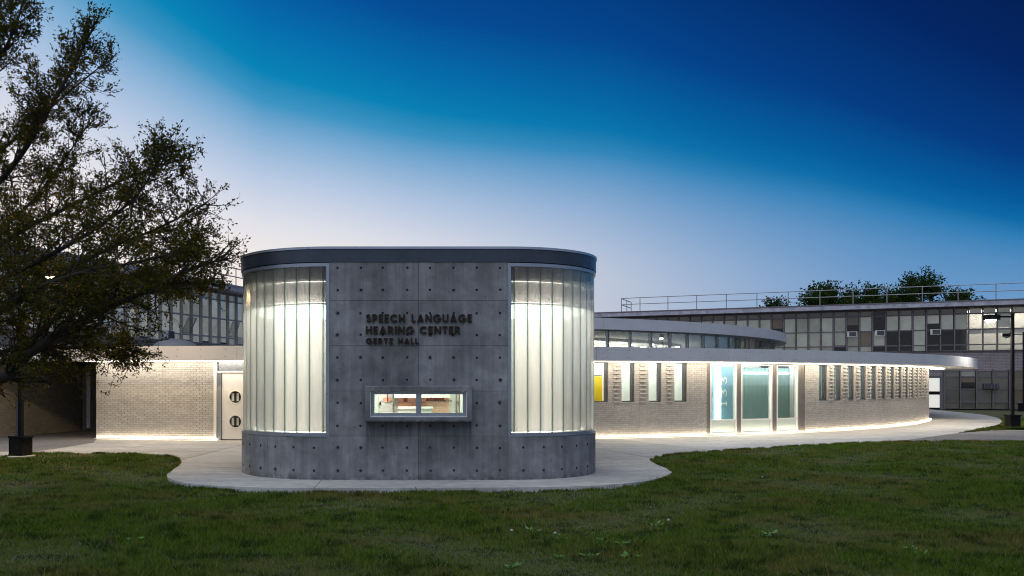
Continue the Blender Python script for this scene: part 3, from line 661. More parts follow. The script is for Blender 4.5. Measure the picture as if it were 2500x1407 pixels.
# lettering on the concrete
sign = thing('building_sign', 'dark bronze letters SPEECH LANGUAGE HEARING CENTER GERTZ HALL on the concrete', 'sign', (-(1022 - 893.4) / SC, D0 - .012, 0))
write('SPEECH LANGUAGE', sign, (1152 - 893.4) / SC, 19.2 / SC, .03, BRONZE, (0, 0, tz(787)), .16, .5, .2)
write('HEARING CENTER', sign, (1124.3 - 893.4) / SC, 18.6 / SC, .03, BRONZE, (0, 0, tz(815.5)), .16, .3, .2)
write('GERTZ HALL', sign, (1021.7 - 893.4) / SC, 14.3 / SC, .03, BRONZE, (0, 0, tz(840)), .18, .45, .2)

# ------------------------------------------------------------------ round building
RW, RF = 31.5, 33.5
SZ, FT = 2.485, 2.876
rb = thing('round_building', 'low round brick building with glowing canopy edge and raised clerestory', 'building', (CX, CY, 0))
class RB(MB):
    def build(s, name, parent=None, smooth=None, **k):
        s.v = [(x - CX, y - CY, z) for x, y, z in s.v]; return super().build(name, parent or rb, smooth, **k)
    def arc(s, t0, t1, r0, r1, z0, z1, m, step=.6): s.strip(circ, t0, t1, max(1, int(math.ceil((t1 - t0) / step))), r0, r1, z0, z1, m)
brick_wall = None
SILL = 1.16
winL = [(15.93 - 1.84, 15.93)] + [(16.82, 17.67), (18.65, 19.53), (20.48, 21.38)]
winL[0] = (15.0, 15.93)
winR = [(33.15 + 1.71 * k - .0, 33.15 + 1.71 * k + .93) for k in range(14)]
wins = winL + winR
core = RB()
spans = [(-14.48, -7.15, 0), (-4.4, 22.9, 0), (31.62, 84, 0)]
for a, b, _ in spans:
    core.arc(a, b, RW - .24, RW - .008, 0, SILL - .012, MORT)
    cur = a
    for w0, w1 in [w for w in wins if a < w[0] < b]:
        core.arc(cur, w0, RW - .24, RW - .008, SILL - .011, SZ, MORT); cur = w1
    core.arc(cur, b, RW - .24, RW - .008, SILL - .011, SZ, MORT)
core.build('mortar_core', smooth=20)
bw = RB(); bw.arc(-22.5, -21.45, RW - .2, RW, 0, SZ, FRAME_W); bw.build('white_post')  # white strip standing in for a lit wall edge
# bricks
CH = .067; HB = .0285; LB = .194
courses = int(SZ / CH)
sites = []                                                             # (th, z, half length deg, proud)
def seg_bricks(a, b, z, off):
    """bricks of one course over the arc a..b, clipped at the ends"""
    st = math.degrees(.204 / RW); th = a - off * st
    while th < b:
        t0, t1 = max(th, a), min(th + st - math.degrees(.010 / RW), b)
        if t1 - t0 > st * .18: yield (t0 + t1) / 2, (t1 - t0) / 2
        th += st
for j in range(courses):
    z = .006 + j * CH + CH / 2; off = .5 if j % 2 else 0
    for a, b, _ in spans:
        if a == -4.4: a = 13.2
        if b == 84: b = 64
        if z < SILL - .02: runs = [(a, b)]
        else:
            runs = []; cur = a
            for w0, w1 in [w for w in wins if a < w[0] < b]:
                if w0 > cur: runs.append((cur, w0))
                cur = w1
            if cur < b: runs.append((cur, b))
        for p, q in runs:
            pier = z >= SILL - .02 and ((p in [w[1] for w in wins]) and (q in [w[0] for w in wins]))
            if pier:                                                  # decorative piers: every other course a projecting brick
                mid = (p + q) / 2 + .1; hl = math.degrees(.125 / RW) / 1
                left = p < 30
                if j % 2:
                    sites.append((mid, z, hl, .03 if left else .05, p, q))
                    for s0, s1 in ((p, mid - hl - .02), (mid + hl + .02, q)):
                        if s1 - s0 > .06: sites.append(((s0 + s1) / 2, z, (s1 - s0) / 2, 0, 0, 0))
                else:
                    sites.append(((p + mid) / 2, z, (mid - p) / 2 - .012, .0, 0, 0)); sites.append(((q + mid) / 2, z, (q - mid) / 2 - .012, .0, 0, 0))
            else:
                for c_, h_ in seg_bricks(p, q, z, off): sites.append((c_, z, h_, 0, 0, 0))
def shown(s):
    x, y = circ(s[0], RW); px = PX + F * x / y
    return (235 < px < 592 or 1455 < px < 2262)
def size_in_view(s):
    x, y = circ(s[0], RW)
    nx, ny = sin(radians(s[0])), -cos(radians(s[0])); f = abs(-(nx * x + ny * y) / sqrt(x * x + y * y))
    return (s[2] * f + (.2 if s[3] else 0)) / y if shown(s) else 0
order = sorted(range(len(sites)), key=lambda i: -size_in_view(sites[i]))
solo = set(order[:300])
brick_cache = {}
wallpart = RB(); wallpart.arc(-4.4, 13.2, RW - .012, RW - .001, 0, SZ, BRICK); wallpart.arc(64, 84, RW - .012, RW - .001, 0, SZ, BRICK); wallpart = wallpart.build('brick_wall', smooth=20)
def brick_pts(th, z, h, proud):
    jr = random.uniform(-.0025, .0025); dz_ = random.uniform(-.0012, .0012); tl = random.uniform(-.0015, .0015)
    r1 = RW + proud + jr; pts = []
    for r in (RW - .02, None):
        for zz, k in ((z - HB, 0), (z + HB, 1)):
            for t_, e in ((th - h, -1), (th + h, 1)):
                rr = r if r else r1 + tl * e; x, y = circ(t_, rr); pts.append((x, y, zz + dz_))
    return pts
BF_ = [(4, 5, 7, 6), (0, 1, 5, 4), (2, 6, 7, 3), (0, 4, 6, 2), (1, 3, 7, 5)]
bs = RB()
for i, s in enumerate(sites):
    if i in solo:
        key = (round(s[2], 3), s[3])
        if key not in brick_cache:
            mb = MB(); hw = s[2] * pi / 180 * RW; mb.box(-hw, hw, -s[3], .02, -HB, HB, BRICK); brick_cache[key] = mb.mesh('brick')
        x, y = circ(s[0], RW + random.uniform(-.002, .002))
        o = obj('brick', brick_cache[key], wallpart, (x - CX, y - CY, s[1] + random.uniform(-.001, .001)), (random.uniform(-.01, .01), random.uniform(-.006, .006), radians(s[0])))
    else: bs.poly(brick_pts(*s[:4]), BF_, BRICK)
bs.build('brickwork', wallpart, kind='stuff')
# small windows
def window_set(w0, w1, kind):
    f = RB(); d = math.degrees(.05 / RW); sw = .055
    f.arc(w0, w0 + d * .6, RW - .16, RW - .08, SILL + .05, 2.44, FRAME_D); f.arc(w1 - d * 1.6, w1, RW - .16, RW - .04, SILL + .05, 2.44, FRAME_D)
    f.arc(w0, w1, RW - .16, RW - .06, SILL, SILL + .049, FRAME_D); f.arc(w0, w1, RW - .16, RW - .06, 2.441, SZ - .002, FRAME_D)
    fo = f.build('window'); p = RB(); p.arc(w0 + d * .6, w1 - d * 1.6, RW - .13, RW - .12, SILL + .05, 2.44, GLASS); p.build('pane', fo)
    s = RB(); s.arc(w0 + .003, w1 - .003, RW - .06, RW + .012, SILL - .010, SILL - .001, FRAME_W if kind == 'L' else FRAME); s.build('sill', fo)
    return fo
for w in winL: window_set(*w, 'L')
for i, w in enumerate(winR):
    fo = window_set(*w, 'R')
    b = RB(); b.arc(w[0] + .02, w[0] + (.52 if i else .60), RW - .155, RW - .14, SILL + .052, 2.438, TEAL); b.build('curtain', fo)
# rooms behind the small windows
rm = RB(); rm.arc(12, 22.9, RW - 3.1, RW - 3.0, .0, 2.7, WHITE, 1); rm.arc(12, 22.9, RW - 3.0, RW - .25, 2.62, 2.70, LUMR, 1); rm.arc(12, 12.1, RW - 3, RW - .25, 0, 2.6, WHITE); rm.arc(22.8, 22.9, RW - 3, RW - .25, 0, 2.6, WHITE)  # this room's ceiling emits so the windows look bright
for a in (16.7, 18.2, 19.95, 21.8): rm.arc(a, a + .06, RW - 1.4, RW - .35, .0, 2.61, WHITE); rm.arc(a + .75, a + .82, RW - 1.5, RW - 1.4, .0, 2.3, FROST)
rm.build('interior_wall')
rm = RB(); rm.arc(14.0, 16.55, RW - 1.1, RW - 1.05, .1, 2.02, YELLOW); rm.build('yellow_panel'); rm = RB(); rm.arc(14.0, 16.58, RW - 1.12, RW - 1.06, 2.03, 2.07, FRAME_B); rm.build('panel_rail')
rm = RB(); rm.arc(12.5, 22.5, RW - .95, RW - .85, 2.56, 2.615, LEDC, 1); rm.build('ceiling_light')
rm = RB(); rm.arc(33.3, 70, RW - 2.1, RW - 2.0, .0, 2.7, DARK, 1); rm.arc(33.3, 70, RW - 2.0, RW - .25, 2.62, 2.70, LUMR, 1); rm.build('interior_wall'); rm = RB(); rm.arc(33.4, 66, RW - .9, RW - .6, 2.60, 2.618, LEDC, 1); rm.build('ceiling_light')  # emitting ceiling and strip added to light the curtains from behind
# glazed bays with the blue room number panel
bays = [(23.27, 25.22), (25.77, 28.33), (28.94, 30.83)]
gf = RB(); d = .10
for a, b in ((22.9, 23.17), (25.32, 25.67), (28.43, 28.84), (30.93, 31.62)):
    gf = RB(); gf.arc(a, b, RW - .20, RW - .02, 0, SZ - .002, FRAME_B); gf.build('post')
for a, b in bays:
    f = RB(); f.arc(a - d, a, RW - .12, RW - .01, .03, 2.44, FRAME_W); f.arc(b, b + d, RW - .12, RW - .01, .03, 2.44, FRAME_W)
    for z0, z1 in ((.03, .085), (.50, .545), (2.395, 2.44)): f.arc(a, b, RW - .12, RW - .012, z0, z1, FRAME_W)
    fo = f.build('window'); p = RB(); p.arc(a, b, RW - .08, RW - .07, .545, 2.395, GLASS, .3); p.build('pane', fo)
    p = RB(); p.arc(a, b, RW - .09, RW - .06, .085, .50, FROST, .3); p.build('spandrel_pane', fo)
    s = RB(); s.arc(a - d, b + d, RW - .12, RW + .01, .0, .029, FRAME_W); s.build('threshold', fo)
rm = RB(); rm.arc(22.6, 33.2, RW - 2.6, RW - 2.5, .0, 2.7, WHITE, 1); rm.arc(22.9, 33.0, RW - 2.5, RW - .22, 2.6, 2.68, LUMR, 1); rm.arc(22.9, 31.6, RW - 2.5, RW - .22, -.02, .02, WHITE, 1); rm.build('interior_wall')  # ceiling emits here too, lifting the glazed bays
def th_at(x, R_):
    t_ = (x - PX) / F; a_ = 1 + t_ * t_; b_ = -2 * (t_ * CX + CY); c_ = CX * CX + CY * CY - R_ * R_; Z = (-b_ - sqrt(b_ * b_ - 4 * a_ * c_)) / (2 * a_); return math.degrees(atan2(t_ * Z - CX, CY - Z))
rm = RB(); rm.arc(23.0, th_at(1800, RW - .8), RW - .80, RW - .78, .3, 2.36, BLUEP, .3); rm.build('blue_panel')
rm = RB(); rm.arc(th_at(1748.5, RW - .75), th_at(1758.5, RW - .75), RW - .76, RW - .73, .3, 2.38, LEDC); rm.build('reflection_strip')  # glowing bar in place of the vertical reflection
k = 0
for a, b in ((th_at(1805, RW - .8), th_at(1926.5, RW - .8)),):
    th = a
    while th < b - .1:
        mb = RB(); t1 = min(th + .40, b)
        mb.strip(circ, th, t1 - .02, 4, RW - .80, RW - .76, .35, 2.34, TEAL); cu = mb.build('curtain_panel'); th = t1
rm = RB(); rm.arc(th_at(1812, RW - .7), th_at(1926, RW - .7), RW - .72, RW - .69, 2.13, 2.17, LEDC, .3); rm.build('reflection_strip')  # horizontal light reflection drawn as a glowing bar
rm = RB(); rm.arc(th_at(1927, RW - .8), 33.0, RW - .82, RW - .78, .3, 2.4, WHITE, .3); rm.build('interior_wall')
rm = RB(); rm.arc(23, 32.6, RW - .50, RW - .30, 2.585, 2.599, LEDC, .5); rm.build('ceiling_light')
px, py = circ(th_at(1761, RW - .76), RW - .76)
num = thing('room_number', 'white numerals 133 turned sideways on the blue panel behind glass', 'number', (px, py, 0), radians(25))
Yn = py; cap = .255
Mx = Matrix.Translation((0 + cap, 0, EYE - (992 - PY) * Yn / F)) @ Matrix.Rotation(radians(-90), 4, 'Y')
write('133', num, 73 * Yn / F, cap, .006, WHITE, None, .34, .3, .115, M=Mx, name='numeral')
# door with two portholes at the left of the pavilion
dr = RB(); dr.arc(-7.15, -6.98, RW - .2, RW + .02, 0, SZ - .002, FRAME_W); dr.build('white_post')
dr = RB(); dr.arc(-6.97, -6.72, RW - .16, RW - .02, 0, 2.12, FRAME); dr.arc(-6.97, -4.3, RW - .16, RW - .02, 2.121, 2.17, FRAME_W); dr.build('door_frame')
dr = RB(); dr.arc(-6.9, -4.3, RW - .12, RW - .05, 2.171, SZ - .002, FRAME); dr.build('transom_panel')
door_c = -5.60
def dmap(s, z, i):
    x, y = circ(-5.7 + math.degrees(s / RW), RW - .06 - i); return (x, y, z)
cxh = math.radians(-5.92 + 5.7) * RW; wl2 = math.radians(1.0) * RW
db = RB(); holed(db, dmap, [-wl2, 2 * cxh + wl2 * .999, wl2], [.03, .965, 2.11], [(cxh, 1.352), (cxh, .585)], FRAME_W, FRAME_W, .185, .045, None, 32, .05); do = db.build('door')
for zc in (1.352, .585):
    rg = RB(); pts = []
    for i in range(32):
        w_ = 2 * pi * i / 32
        for r, ii in ((.187, -.002), (.192, -.014), (.212, -.014), (.218, -.0015)): pts.append(dmap(cxh + r * cos(w_), zc + r * sin(w_), ii))
    rg.poly(pts, [(i * 4 + k, i * 4 + k + 1, ((i + 1) % 32) * 4 + k + 1, ((i + 1) % 32) * 4 + k) for i in range(32) for k in range(3)], FRAME_W); rg.build('porthole_ring', do, 40)
    gd = RB(); gd.poly([dmap(cxh + .184 * cos(2 * pi * i / 32), zc + .184 * sin(2 * pi * i / 32), .02) for i in range(32)], [tuple(range(32))], GLASS_D)
    gd.poly([dmap(cxh + .18 * cos(2 * pi * i / 32), zc + .18 * sin(2 * pi * i / 32), .043) for i in range(32)], [tuple(range(32))], DARK)
    for xo, wd, m in ((-.13, .08, WHITE), (.03, .07, FRAME_W)):
        gd.poly([dmap(cxh + a_, zc + b_, .038) for a_, b_ in ((xo, -.12), (xo + wd, -.12), (xo + wd, .12), (xo, .12))], [(0, 1, 2, 3)], m)
    gd.build('porthole_glass', do)
bk = RB(); bk.arc(-7.2, -4.2, RW - .5, RW - .4, 0, SZ, DARK); bk.build('vestibule_wall')
# canopy: soffit, fascia panels, roof deck
cp = RB(); cp.arc(-60, 120, RW - .3, RF - .02, SZ, SZ + .06, SOFF, 1.0); cp.build('soffit', smooth=20)
pan = []
joints = [-4.74 + 6.08 * k for k in range(-9, 21)]
for a, b in zip(joints[:-1], joints[1:]):
    g = math.degrees(.004 / RF); f = RB(); f.arc(a + g, b - g, RF - .04, RF, SZ - .012, FT, METAL_G, .76); fo = f.build('fascia_panel', smooth=20)
    if -22 < a < 60:
        rv = RB()
        for k in range(5):
            for z in (SZ + .085, FT - .10):
                t_ = a + (b - a) * (k + .5) / 5 + random.uniform(-.05, .05)
                c0 = circ(t_, RF + .002); c1 = circ(t_, RF - .005); rv.tube([(c1[0], c1[1], z), (c0[0], c0[1], z)], .012, BLACK, 6)
        rv.build('rivet', fo, kind='stuff')
dk = RB(); dk.arc(-60, 120, .5, RF - .05, FT - .10, FT - .05, DECK, 2); dk.arc(-60, 120, RF - .3, RF - .045, FT - .049, FT - .004, METAL_G, 1); dk.build('roof_deck')
# skylight dome on the roof
sk = RB(); sx, sy = gp(428, 1177)[0] * 0 + (428 - PX) / F * 36, 36.0
sk.lathe((sx, sy, FT - .05), [(.95, 0), (.95, .2), (.9, .42), (.75, .56), (.5, .66), (.2, .71), (.02, .715)], SKYL, 28); sk.build('skylight', smooth=50)
# light strips at the foot and head of the wall
for a, b in ((-14.46, -6.99), (13.0, 62)):
    ls = RB(); ls.arc(a, b, RW + .05, RW + .09, .004, .03, LED, .5); ls.build('foot_light_strip')
    lc = RB(); lc.arc(a, b, RW + .092, RW + .11, .004, .034, FRAME_W, .5); lc.build('strip_kerb')
for a, b in ((-14.4, -4.5), (13.0, 62)):
    ls = RB(); ls.arc(a, b, RW + .06, RW + .66, SZ - .012, SZ - .001, LED_S, 1.0); ls.build('luminous_soffit_panel')
# clerestory drum
RU, UB, UT = 24.8, 3.99, 4.456
RG = 24.2
up = RB(); uj = [-9.2, -2.6, 4.0, 10.6, 17.2, 23.9, 30.5, 37.1, 43.7, 50.3, 57, 63.6, 70, 77, 84, 91, 98]
for a, b in zip(uj[:-1], uj[1:]):
    g = math.degrees(.004 / RU); f = RB(); f.arc(a + g, b - g, RU - .04, RU, UB, UT, METAL_G, .8); f.build('fascia_panel', smooth=20)
uf2 = RB(); uf2.arc(-9, 98, RG - .12, RU - .02, UB + .012, UB + .05, METAL_G, 1); uf2.build('soffit', smooth=20); uf2 = RB(); uf2.arc(-9, 98, RG - 6, RG - .121, UB + .012, UB + .05, DARK, 1); uf2.build('ceiling')
ud = RB(); ud.arc(-9, 98, .5, RU - .042, UT - .06, UT - .01, DECK, 2); ud.build('roof_deck')
um = [22.6 + 2.83 * k for k in range(-11, 20)]
for a, b in zip(um[:-1], um[1:]):
    f = RB(); f.arc(a - .06, a + .06, RG - .1, RG + .015, 2.80, UB + .01, FRAME); f.arc(a + .11, a + .2, RG - .1, RG, 2.80, UB + .01, FRAME_D)
    f.arc(a + .061, b - .061, RG - .1, RG - .01, UB - .05, UB + .01, FRAME); f.arc(a + .061, b - .061, RG - .1, RG - .01, 2.80, 2.88, FRAME)
    fo = f.build('clerestory_window'); p = RB(); p.arc(a + .06, b - .06, RG - .06, RG - .05, 2.88, UB - .05, GLASS, .9); p.build('pane', fo)
iw = RB(); iw.arc(-9, 98, 18.9, 19.0, 2.7, 3.86, WHITE, 2); iw.build('interior_wall'); iw = RB(); iw.arc(-9, 98, 18.95, 19.05, 3.861, UB, DARK, 2); iw.build('upper_wall')
for k in range(26):
    a = 8 + k * 2.9 + random.uniform(-.5, .5); z = random.choice((3.55, 3.62, 3.7, 3.78)); f = RB(); f.arc(a, a + random.uniform(.7, 1.3), 19.3, 19.45, z, z + .035, LEDW); f.build('ceiling_light')
ul = RB(); ul.arc(-8, 97, 19.6, 19.8, 2.86, 2.88, LEDW, 2); ul.build('light_strip')
# recess at the far left
def flat_brick_wall(name, p, q, z1, label=None):
    """brick wall from p to q (plan), facing to the right of the direction p->q"""
    P, Q = Vector(p), Vector(q); L = (Q - P).length; ang = atan2(Q.y - P.y, Q.x - P.x)
    M = Matrix.Translation((P.x, P.y, 0)) @ Matrix.Rotation(ang, 4, 'Z')
    mb = RB(); mb.box(0, L, .008, .25, 0, z1, MORT, M); nj = int(z1 / CH)
    for j in range(nj):
        z = .006 + j * CH + CH / 2; x = -(.102 if j % 2 else 0)
        while x < L:
            x0, x1 = max(x, 0), min(x + LB, L)
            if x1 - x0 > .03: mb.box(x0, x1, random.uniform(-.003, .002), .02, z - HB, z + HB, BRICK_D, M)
            x += .204
    return mb.build(name, kind='stuff')
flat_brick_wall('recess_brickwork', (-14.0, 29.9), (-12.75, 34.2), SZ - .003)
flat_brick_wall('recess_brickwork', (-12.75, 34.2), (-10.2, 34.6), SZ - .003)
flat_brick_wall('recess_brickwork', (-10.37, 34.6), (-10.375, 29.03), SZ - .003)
pp = thing('drain_pipe', 'pale vertical drain pipe in the dark brick recess', 'pipe', (-12.35, 33.75, 0))
mb = MB(); mb.box(-.07, .07, -.06, .06, .12, SZ - .004, FRAME_W); mb.build('pipe', pp)
for z in (.5, 1.4, 2.2): mb = MB(); mb.box(-.085, .085, -.07, .075, z, z + .04, FRAME); mb.build('bracket', pp)

# ------------------------------------------------------------------ old school wings
def make_ac(label, loc, rz, w=.62, h=.36, dark=False):
    r = thing('air_conditioner', label, 'air conditioner', loc, rz, 'window air conditioners')
    key = ('ac', w, h, dark)
    mb = MB(); mb.box(-w / 2, w / 2, -.32, .1, 0, h, ACD if dark else ACW); mb.build('casing', r)
    f = MB(); fx0 = -w / 2 + (.13 if not dark else .03); m = ACD
    f.box(fx0, w / 2 - .04, -.326, -.322, .035, h - .035, ACD)
    f.build('grille', r)
    sl = MB()
    if dark:
        for k in range(5): x = -w / 2 + .06 + k * (w - .12) / 4; sl.box(x - .012, x + .012, -.335, -.327, .03, h - .03, FIN)
    else:
        for k in range(6): z = .05 + k * (h - .1) / 5.5; sl.box(fx0 + .01, w / 2 - .05, -.332, -.327, z, z + .012, FIN)
    sl.build('louvre', r, kind='stuff')
    return r
WCACHE = {}
def cached(key, fn, name):
    if key not in WCACHE: WCACHE[key] = fn().mesh(name)
    return WCACHE[key]
ZR = [3.945, 4.35, 5.38, 6.42, 6.80]                                   # sill, bottom rail, mid rail, transom, head
ZG = [.06, .52, 1.38, 2.22, 2.60]
def window_bay(root, x0, w, zr, fin, blinds, fh=.08, pj=.16):
    def fr():
        m = MB()
        for i, z in enumerate(zr): m.box(fh, w - .001, .0, .08, z - (.04 if i else 0), z + .04 if i < 4 else z, fin)
        m.box(.0, fh - .001, -pj, .10, zr[0], zr[4] + .1, fin); return m
    o = obj('window', cached(('f', round(w, 3), zr[0], fin.name), fr, 'window'), root, (x0, 0, 0))
    for i in range(4):
        def pn():
            m = MB(); m.box(fh, w - .001, .03, .04, zr[i] + .03, zr[i + 1] - .03, GLASS_D); return m
        obj('pane', cached(('p', round(w, 3), zr[0], i), pn, 'pane'), o)
        b = blinds[i]
        if b:
            mt, lo = b
            def bl():
                m = MB(); z0 = zr[i] + .03 + (zr[i + 1] - zr[i]) * lo; m.box(fh + .03, w - .03, .055, .06, z0, zr[i + 1] - .02, mt); return m
            obj('blind', cached(('b', round(w, 3), zr[0], i, mt.name, lo), bl, 'blind'), o)
    return o
Wh, Ta, Be = (BLIND, 0.0), (BLIND_T, 0.0), (BLIND_B, 0.0)
P0 = Vector((39.6, 59.0)); ANG = -atan2(.4146, .910); BAY = .819
school = thing('school_wing', 'two storey brick school wing with window bands and railed flat roof on the right', 'building', (P0.x, P0.y, 0), ANG)
XL = -27.9; XR = 9.0
def WB(): return MB()
m = WB(); m.box(XL, XR, .10, .3, 2.62, 3.944, FARB); m.box(XL, XR, .09, .28, 6.82, 6.95, FIN); m.build('spandrel_wall', school)
m = WB(); m.box(XL, XR, .05, .0995, 3.86, 3.943, FIN); m.box(XL, XR, .06, .0995, 2.60, 2.70, FARB); m.build('sill_band', school)
m = WB(); m.box(XL - .9, XR, -.75, 9.5, 6.90, 7.19, ROOFEDGE); m.build('roof', school); m = WB(); m.box(XL - .93, XR, -.78, 9.5, 7.191, 7.27, FIN); m.build('roof_edge', school)
m = WB(); m.box(XL, -4.55, .08, .3, .0, 2.61, FARB); m.box(XL, XL + .2, .3, 9, 0, 6.9, FARB); m.box(XL, XR, 9, 9.2, 0, 6.9, FARB); m.build('brick_wall', school)
m = WB(); m.box(XL + .2, -3.2, 3.0, 3.1, 2.8, 6.9, DARK); m.box(XL, XR, .31, 9, 6.85, 6.899, DARK); m.box(XL, XR, .31, 9, 3.6, 3.7, DARK); m.box(-5, XR, 2.0, 2.1, 0, 2.7, DARK); m.build('interior_wall', school)
# lit room at the right end
m = WB(); m.box(-3.13, XR, 3.0, 3.1, 3.71, 6.84, WHITE); m.box(-3.17, -3.131, .3, 3.0, 3.71, 6.84, WHITE); m.box(-3.13, XR, .4, 2.99, 6.70, 6.84, WHITE); m.build('interior_wall', school)
for y in (.8, 1.5, 2.3):
    m = WB(); m.box(-3.0, XR - .5, y, y + .10, 6.66, 6.699, LEDW); m.build('ceiling_light', school)
# entrance recess and door
XD = -(39.6 - 33.55) / .910
m = WB(); m.box(-9.0, -6.3, -.9, .07, 2.5, 2.6, FIN); m.box(-9.0, -6.3, -.85, .07, 2.45, 2.499, DARK); m.build('entry_roof', school)
bays_r = {}
for k in range(-14, 32):
    x1 = -(2.32 + BAY * k); x0 = x1 - BAY
    if x1 > XR or x0 < XL: continue
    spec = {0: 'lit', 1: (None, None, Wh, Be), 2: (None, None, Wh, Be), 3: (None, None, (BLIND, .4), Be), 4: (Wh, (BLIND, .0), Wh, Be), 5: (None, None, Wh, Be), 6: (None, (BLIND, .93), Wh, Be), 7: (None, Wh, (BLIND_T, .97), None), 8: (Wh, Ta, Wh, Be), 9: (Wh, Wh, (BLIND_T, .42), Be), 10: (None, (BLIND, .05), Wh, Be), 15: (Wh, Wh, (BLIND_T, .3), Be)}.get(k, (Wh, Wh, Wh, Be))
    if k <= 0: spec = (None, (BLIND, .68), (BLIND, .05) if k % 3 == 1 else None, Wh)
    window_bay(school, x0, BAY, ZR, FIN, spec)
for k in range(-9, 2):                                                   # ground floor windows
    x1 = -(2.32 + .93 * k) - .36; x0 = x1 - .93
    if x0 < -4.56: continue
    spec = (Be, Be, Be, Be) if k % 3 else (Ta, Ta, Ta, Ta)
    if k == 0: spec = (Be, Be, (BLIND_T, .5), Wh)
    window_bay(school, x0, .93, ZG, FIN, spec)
def sx_of(x): # position along the wing of photograph column x
    t = (x - PX) / F; a = Vector((cos(ANG), sin(ANG))); return (t * P0.y - P0.x) / (a.x - t * a.y)
d0, d1 = sx_of(2256), sx_of(2294)
dr = WB(); dr.box(d0 - .12, d0, -.02, .2, 0, 2.25, FRAME_D); dr.box(d1, d1 + .35, -.05, .2, 0, 2.25, FIN); dr.box(d0, d1, -.02, .2, 2.13, 2.25, FRAME_D); dr.box(d0, d1, -.01, .1, 1.0, 1.22, BLACK); dr.box(d0, d1, -.01, .1, 0, .12, BLACK); do2 = dr.build('door', school)
DGLOW = simple('lit frosted door glass', (.6, .6, .55), .5, 0, .1, 2, (1.0, .97, .86), .55)
for z0, z1 in ((.121, .999), (1.221, 2.129)):
    m = WB(); m.box(d0, d1, .0, .05, z0, z1, DGLOW); p = m.build('pane', do2)
def to_world(root_loc, ang, x, y, z): c_, s_ = cos(ang), sin(ang); return (root_loc[0] + c_ * x - s_ * y, root_loc[1] + s_ * x + c_ * y, z)
for px_, z_, lab, dk_ in ((1898, 5.05, 'white air conditioner on the wing beside the tip of the clerestory roof', False), (2080, 5.02, 'white air conditioner under a tan blind on the upper floor', False), (2148, 5.06, 'white air conditioner with pale grille under a dark upper pane', False), (2283, 5.06, 'white air conditioner above a dark window next to the lit classroom', False), (2418, 1.39, 'dark slatted air conditioner in the ground floor windows by the lamp posts', True)):
    make_ac(lab, to_world((P0.x, P0.y), ANG, sx_of(px_), -.02, z_), ANG, .62 if not dk_ else .86, .36, dk_)
def railing(label, pts, posts, z0, zt, zm, extra=()):
    r = thing('guard_rail', label, 'railing', (0, 0, 0))
    for z in (zt, zm): mb = MB(); mb.tube([(x, y, z) for x, y in pts], .03, GALV, 6); mb.build('rail', r)
    for x, y in posts: mb = MB(); mb.tube([(x, y, z0), (x, y, zt)], .03, GALV, 6); mb.build('post', r)
    return r
def wpt(x, y): return to_world((P0.x, P0.y), ANG, x, y, 0)[:2]
posts = [wpt(sx_of(px_) , -.25) for px_ in (1564, 1632, 1702, 1774, 1848.5, 1924.6, 2002, 2082.6, 2165, 2251, 2338, 2430, 2527, 2630)]
e0 = wpt(sx_of(1520), -.1); b0 = wpt(sx_of(1512) + .2, 3.6)
railing('long grey pipe railing along the roof of the right wing', [wpt(sx_of(2640), -.25), posts[0], e0], posts, 7.27, 8.33, 7.85)
railing('short return railing at the left end of the right wing roof', [(e0[0] - .05, e0[1] + .1), b0], [(e0[0] - .05, e0[1] + .1), ((e0[0] + b0[0]) / 2, (e0[1] + b0[1]) / 2), b0], 7.27, 8.33, 7.85)
# west wing behind the tree
Q0 = Vector((-12.06, 47.7)); ANG2 = atan2(.941, .337); B2 = .90
west = thing('school_wing', 'grey school wing with tall blinded windows behind the leafy tree on the left', 'building', (Q0.x, Q0.y, 0), ANG2)
XL2, XR2 = -18.0, 10.0
m = WB(); m.box(XL2, XR2, .10, .3, 2.4, 3.944, FARB2); m.box(XL2, XR2, .09, .28, 6.82, 6.95, FIN2); m.build('spandrel_wall', west)
m = WB(); m.box(XL2, XR2, .03, .0995, 3.86, 3.943, FIN2); m.build('sill_band', west)
m = WB(); m.box(XL2, XR2 + .5, -.75, 9.5, 6.90, 7.19, ROOFEDGE); m.build('roof', west); m = WB(); m.box(XL2, XR2 + .5, -.78, 9.5, 7.191, 7.27, FIN2); m.build('roof_edge', west)
m = WB(); m.box(XL2, XR2, 3, 3.1, 2.8, 6.9, DARK); m.box(XL2, XR2, .31, 9, 6.85, 6.899, DARK); m.box(XL2, XR2, .31, 9, 3.6, 3.7, DARK); m.build('interior_wall', west)
m = WB(); m.box(XR2, XR2 + .2, 0, 9, 0, 6.9, FARB2); m.box(XL2 - .2, XL2, 0, 9, 0, 6.9, FARB2); m.box(XL2, XR2, 9, 9.2, 0, 6.9, FARB2); m.build('brick_wall', west)
for k in range(-20, 11):
    x0 = B2 * k
    if x0 < XL2 or x0 + B2 > XR2: continue
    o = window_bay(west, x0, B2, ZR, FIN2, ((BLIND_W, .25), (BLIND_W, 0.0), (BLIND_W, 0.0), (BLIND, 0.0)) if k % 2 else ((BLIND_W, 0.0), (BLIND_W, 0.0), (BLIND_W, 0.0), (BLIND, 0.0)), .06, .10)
    if k in (-1, 4):                                                     # hopper sash standing open
        mm = MB(); Mh = Matrix.Translation((.06, 0, 4.42)) @ Matrix.Rotation(radians(28 if k == -1 else 20), 4, 'X')
        for bx_ in ((0, .03, 0, .9), (.74, .77, 0, .9), (.03, .74, 0, .03), (.03, .74, .87, .9)): mm.box(bx_[0], bx_[1], -.02, .02, bx_[2], bx_[3], FRAME, Mh)
        mm.box(.03, .74, -.004, .004, .03, .87, GLASS_D, Mh); so = mm.build('open_sash', west); so.location = (x0, 0, 0)
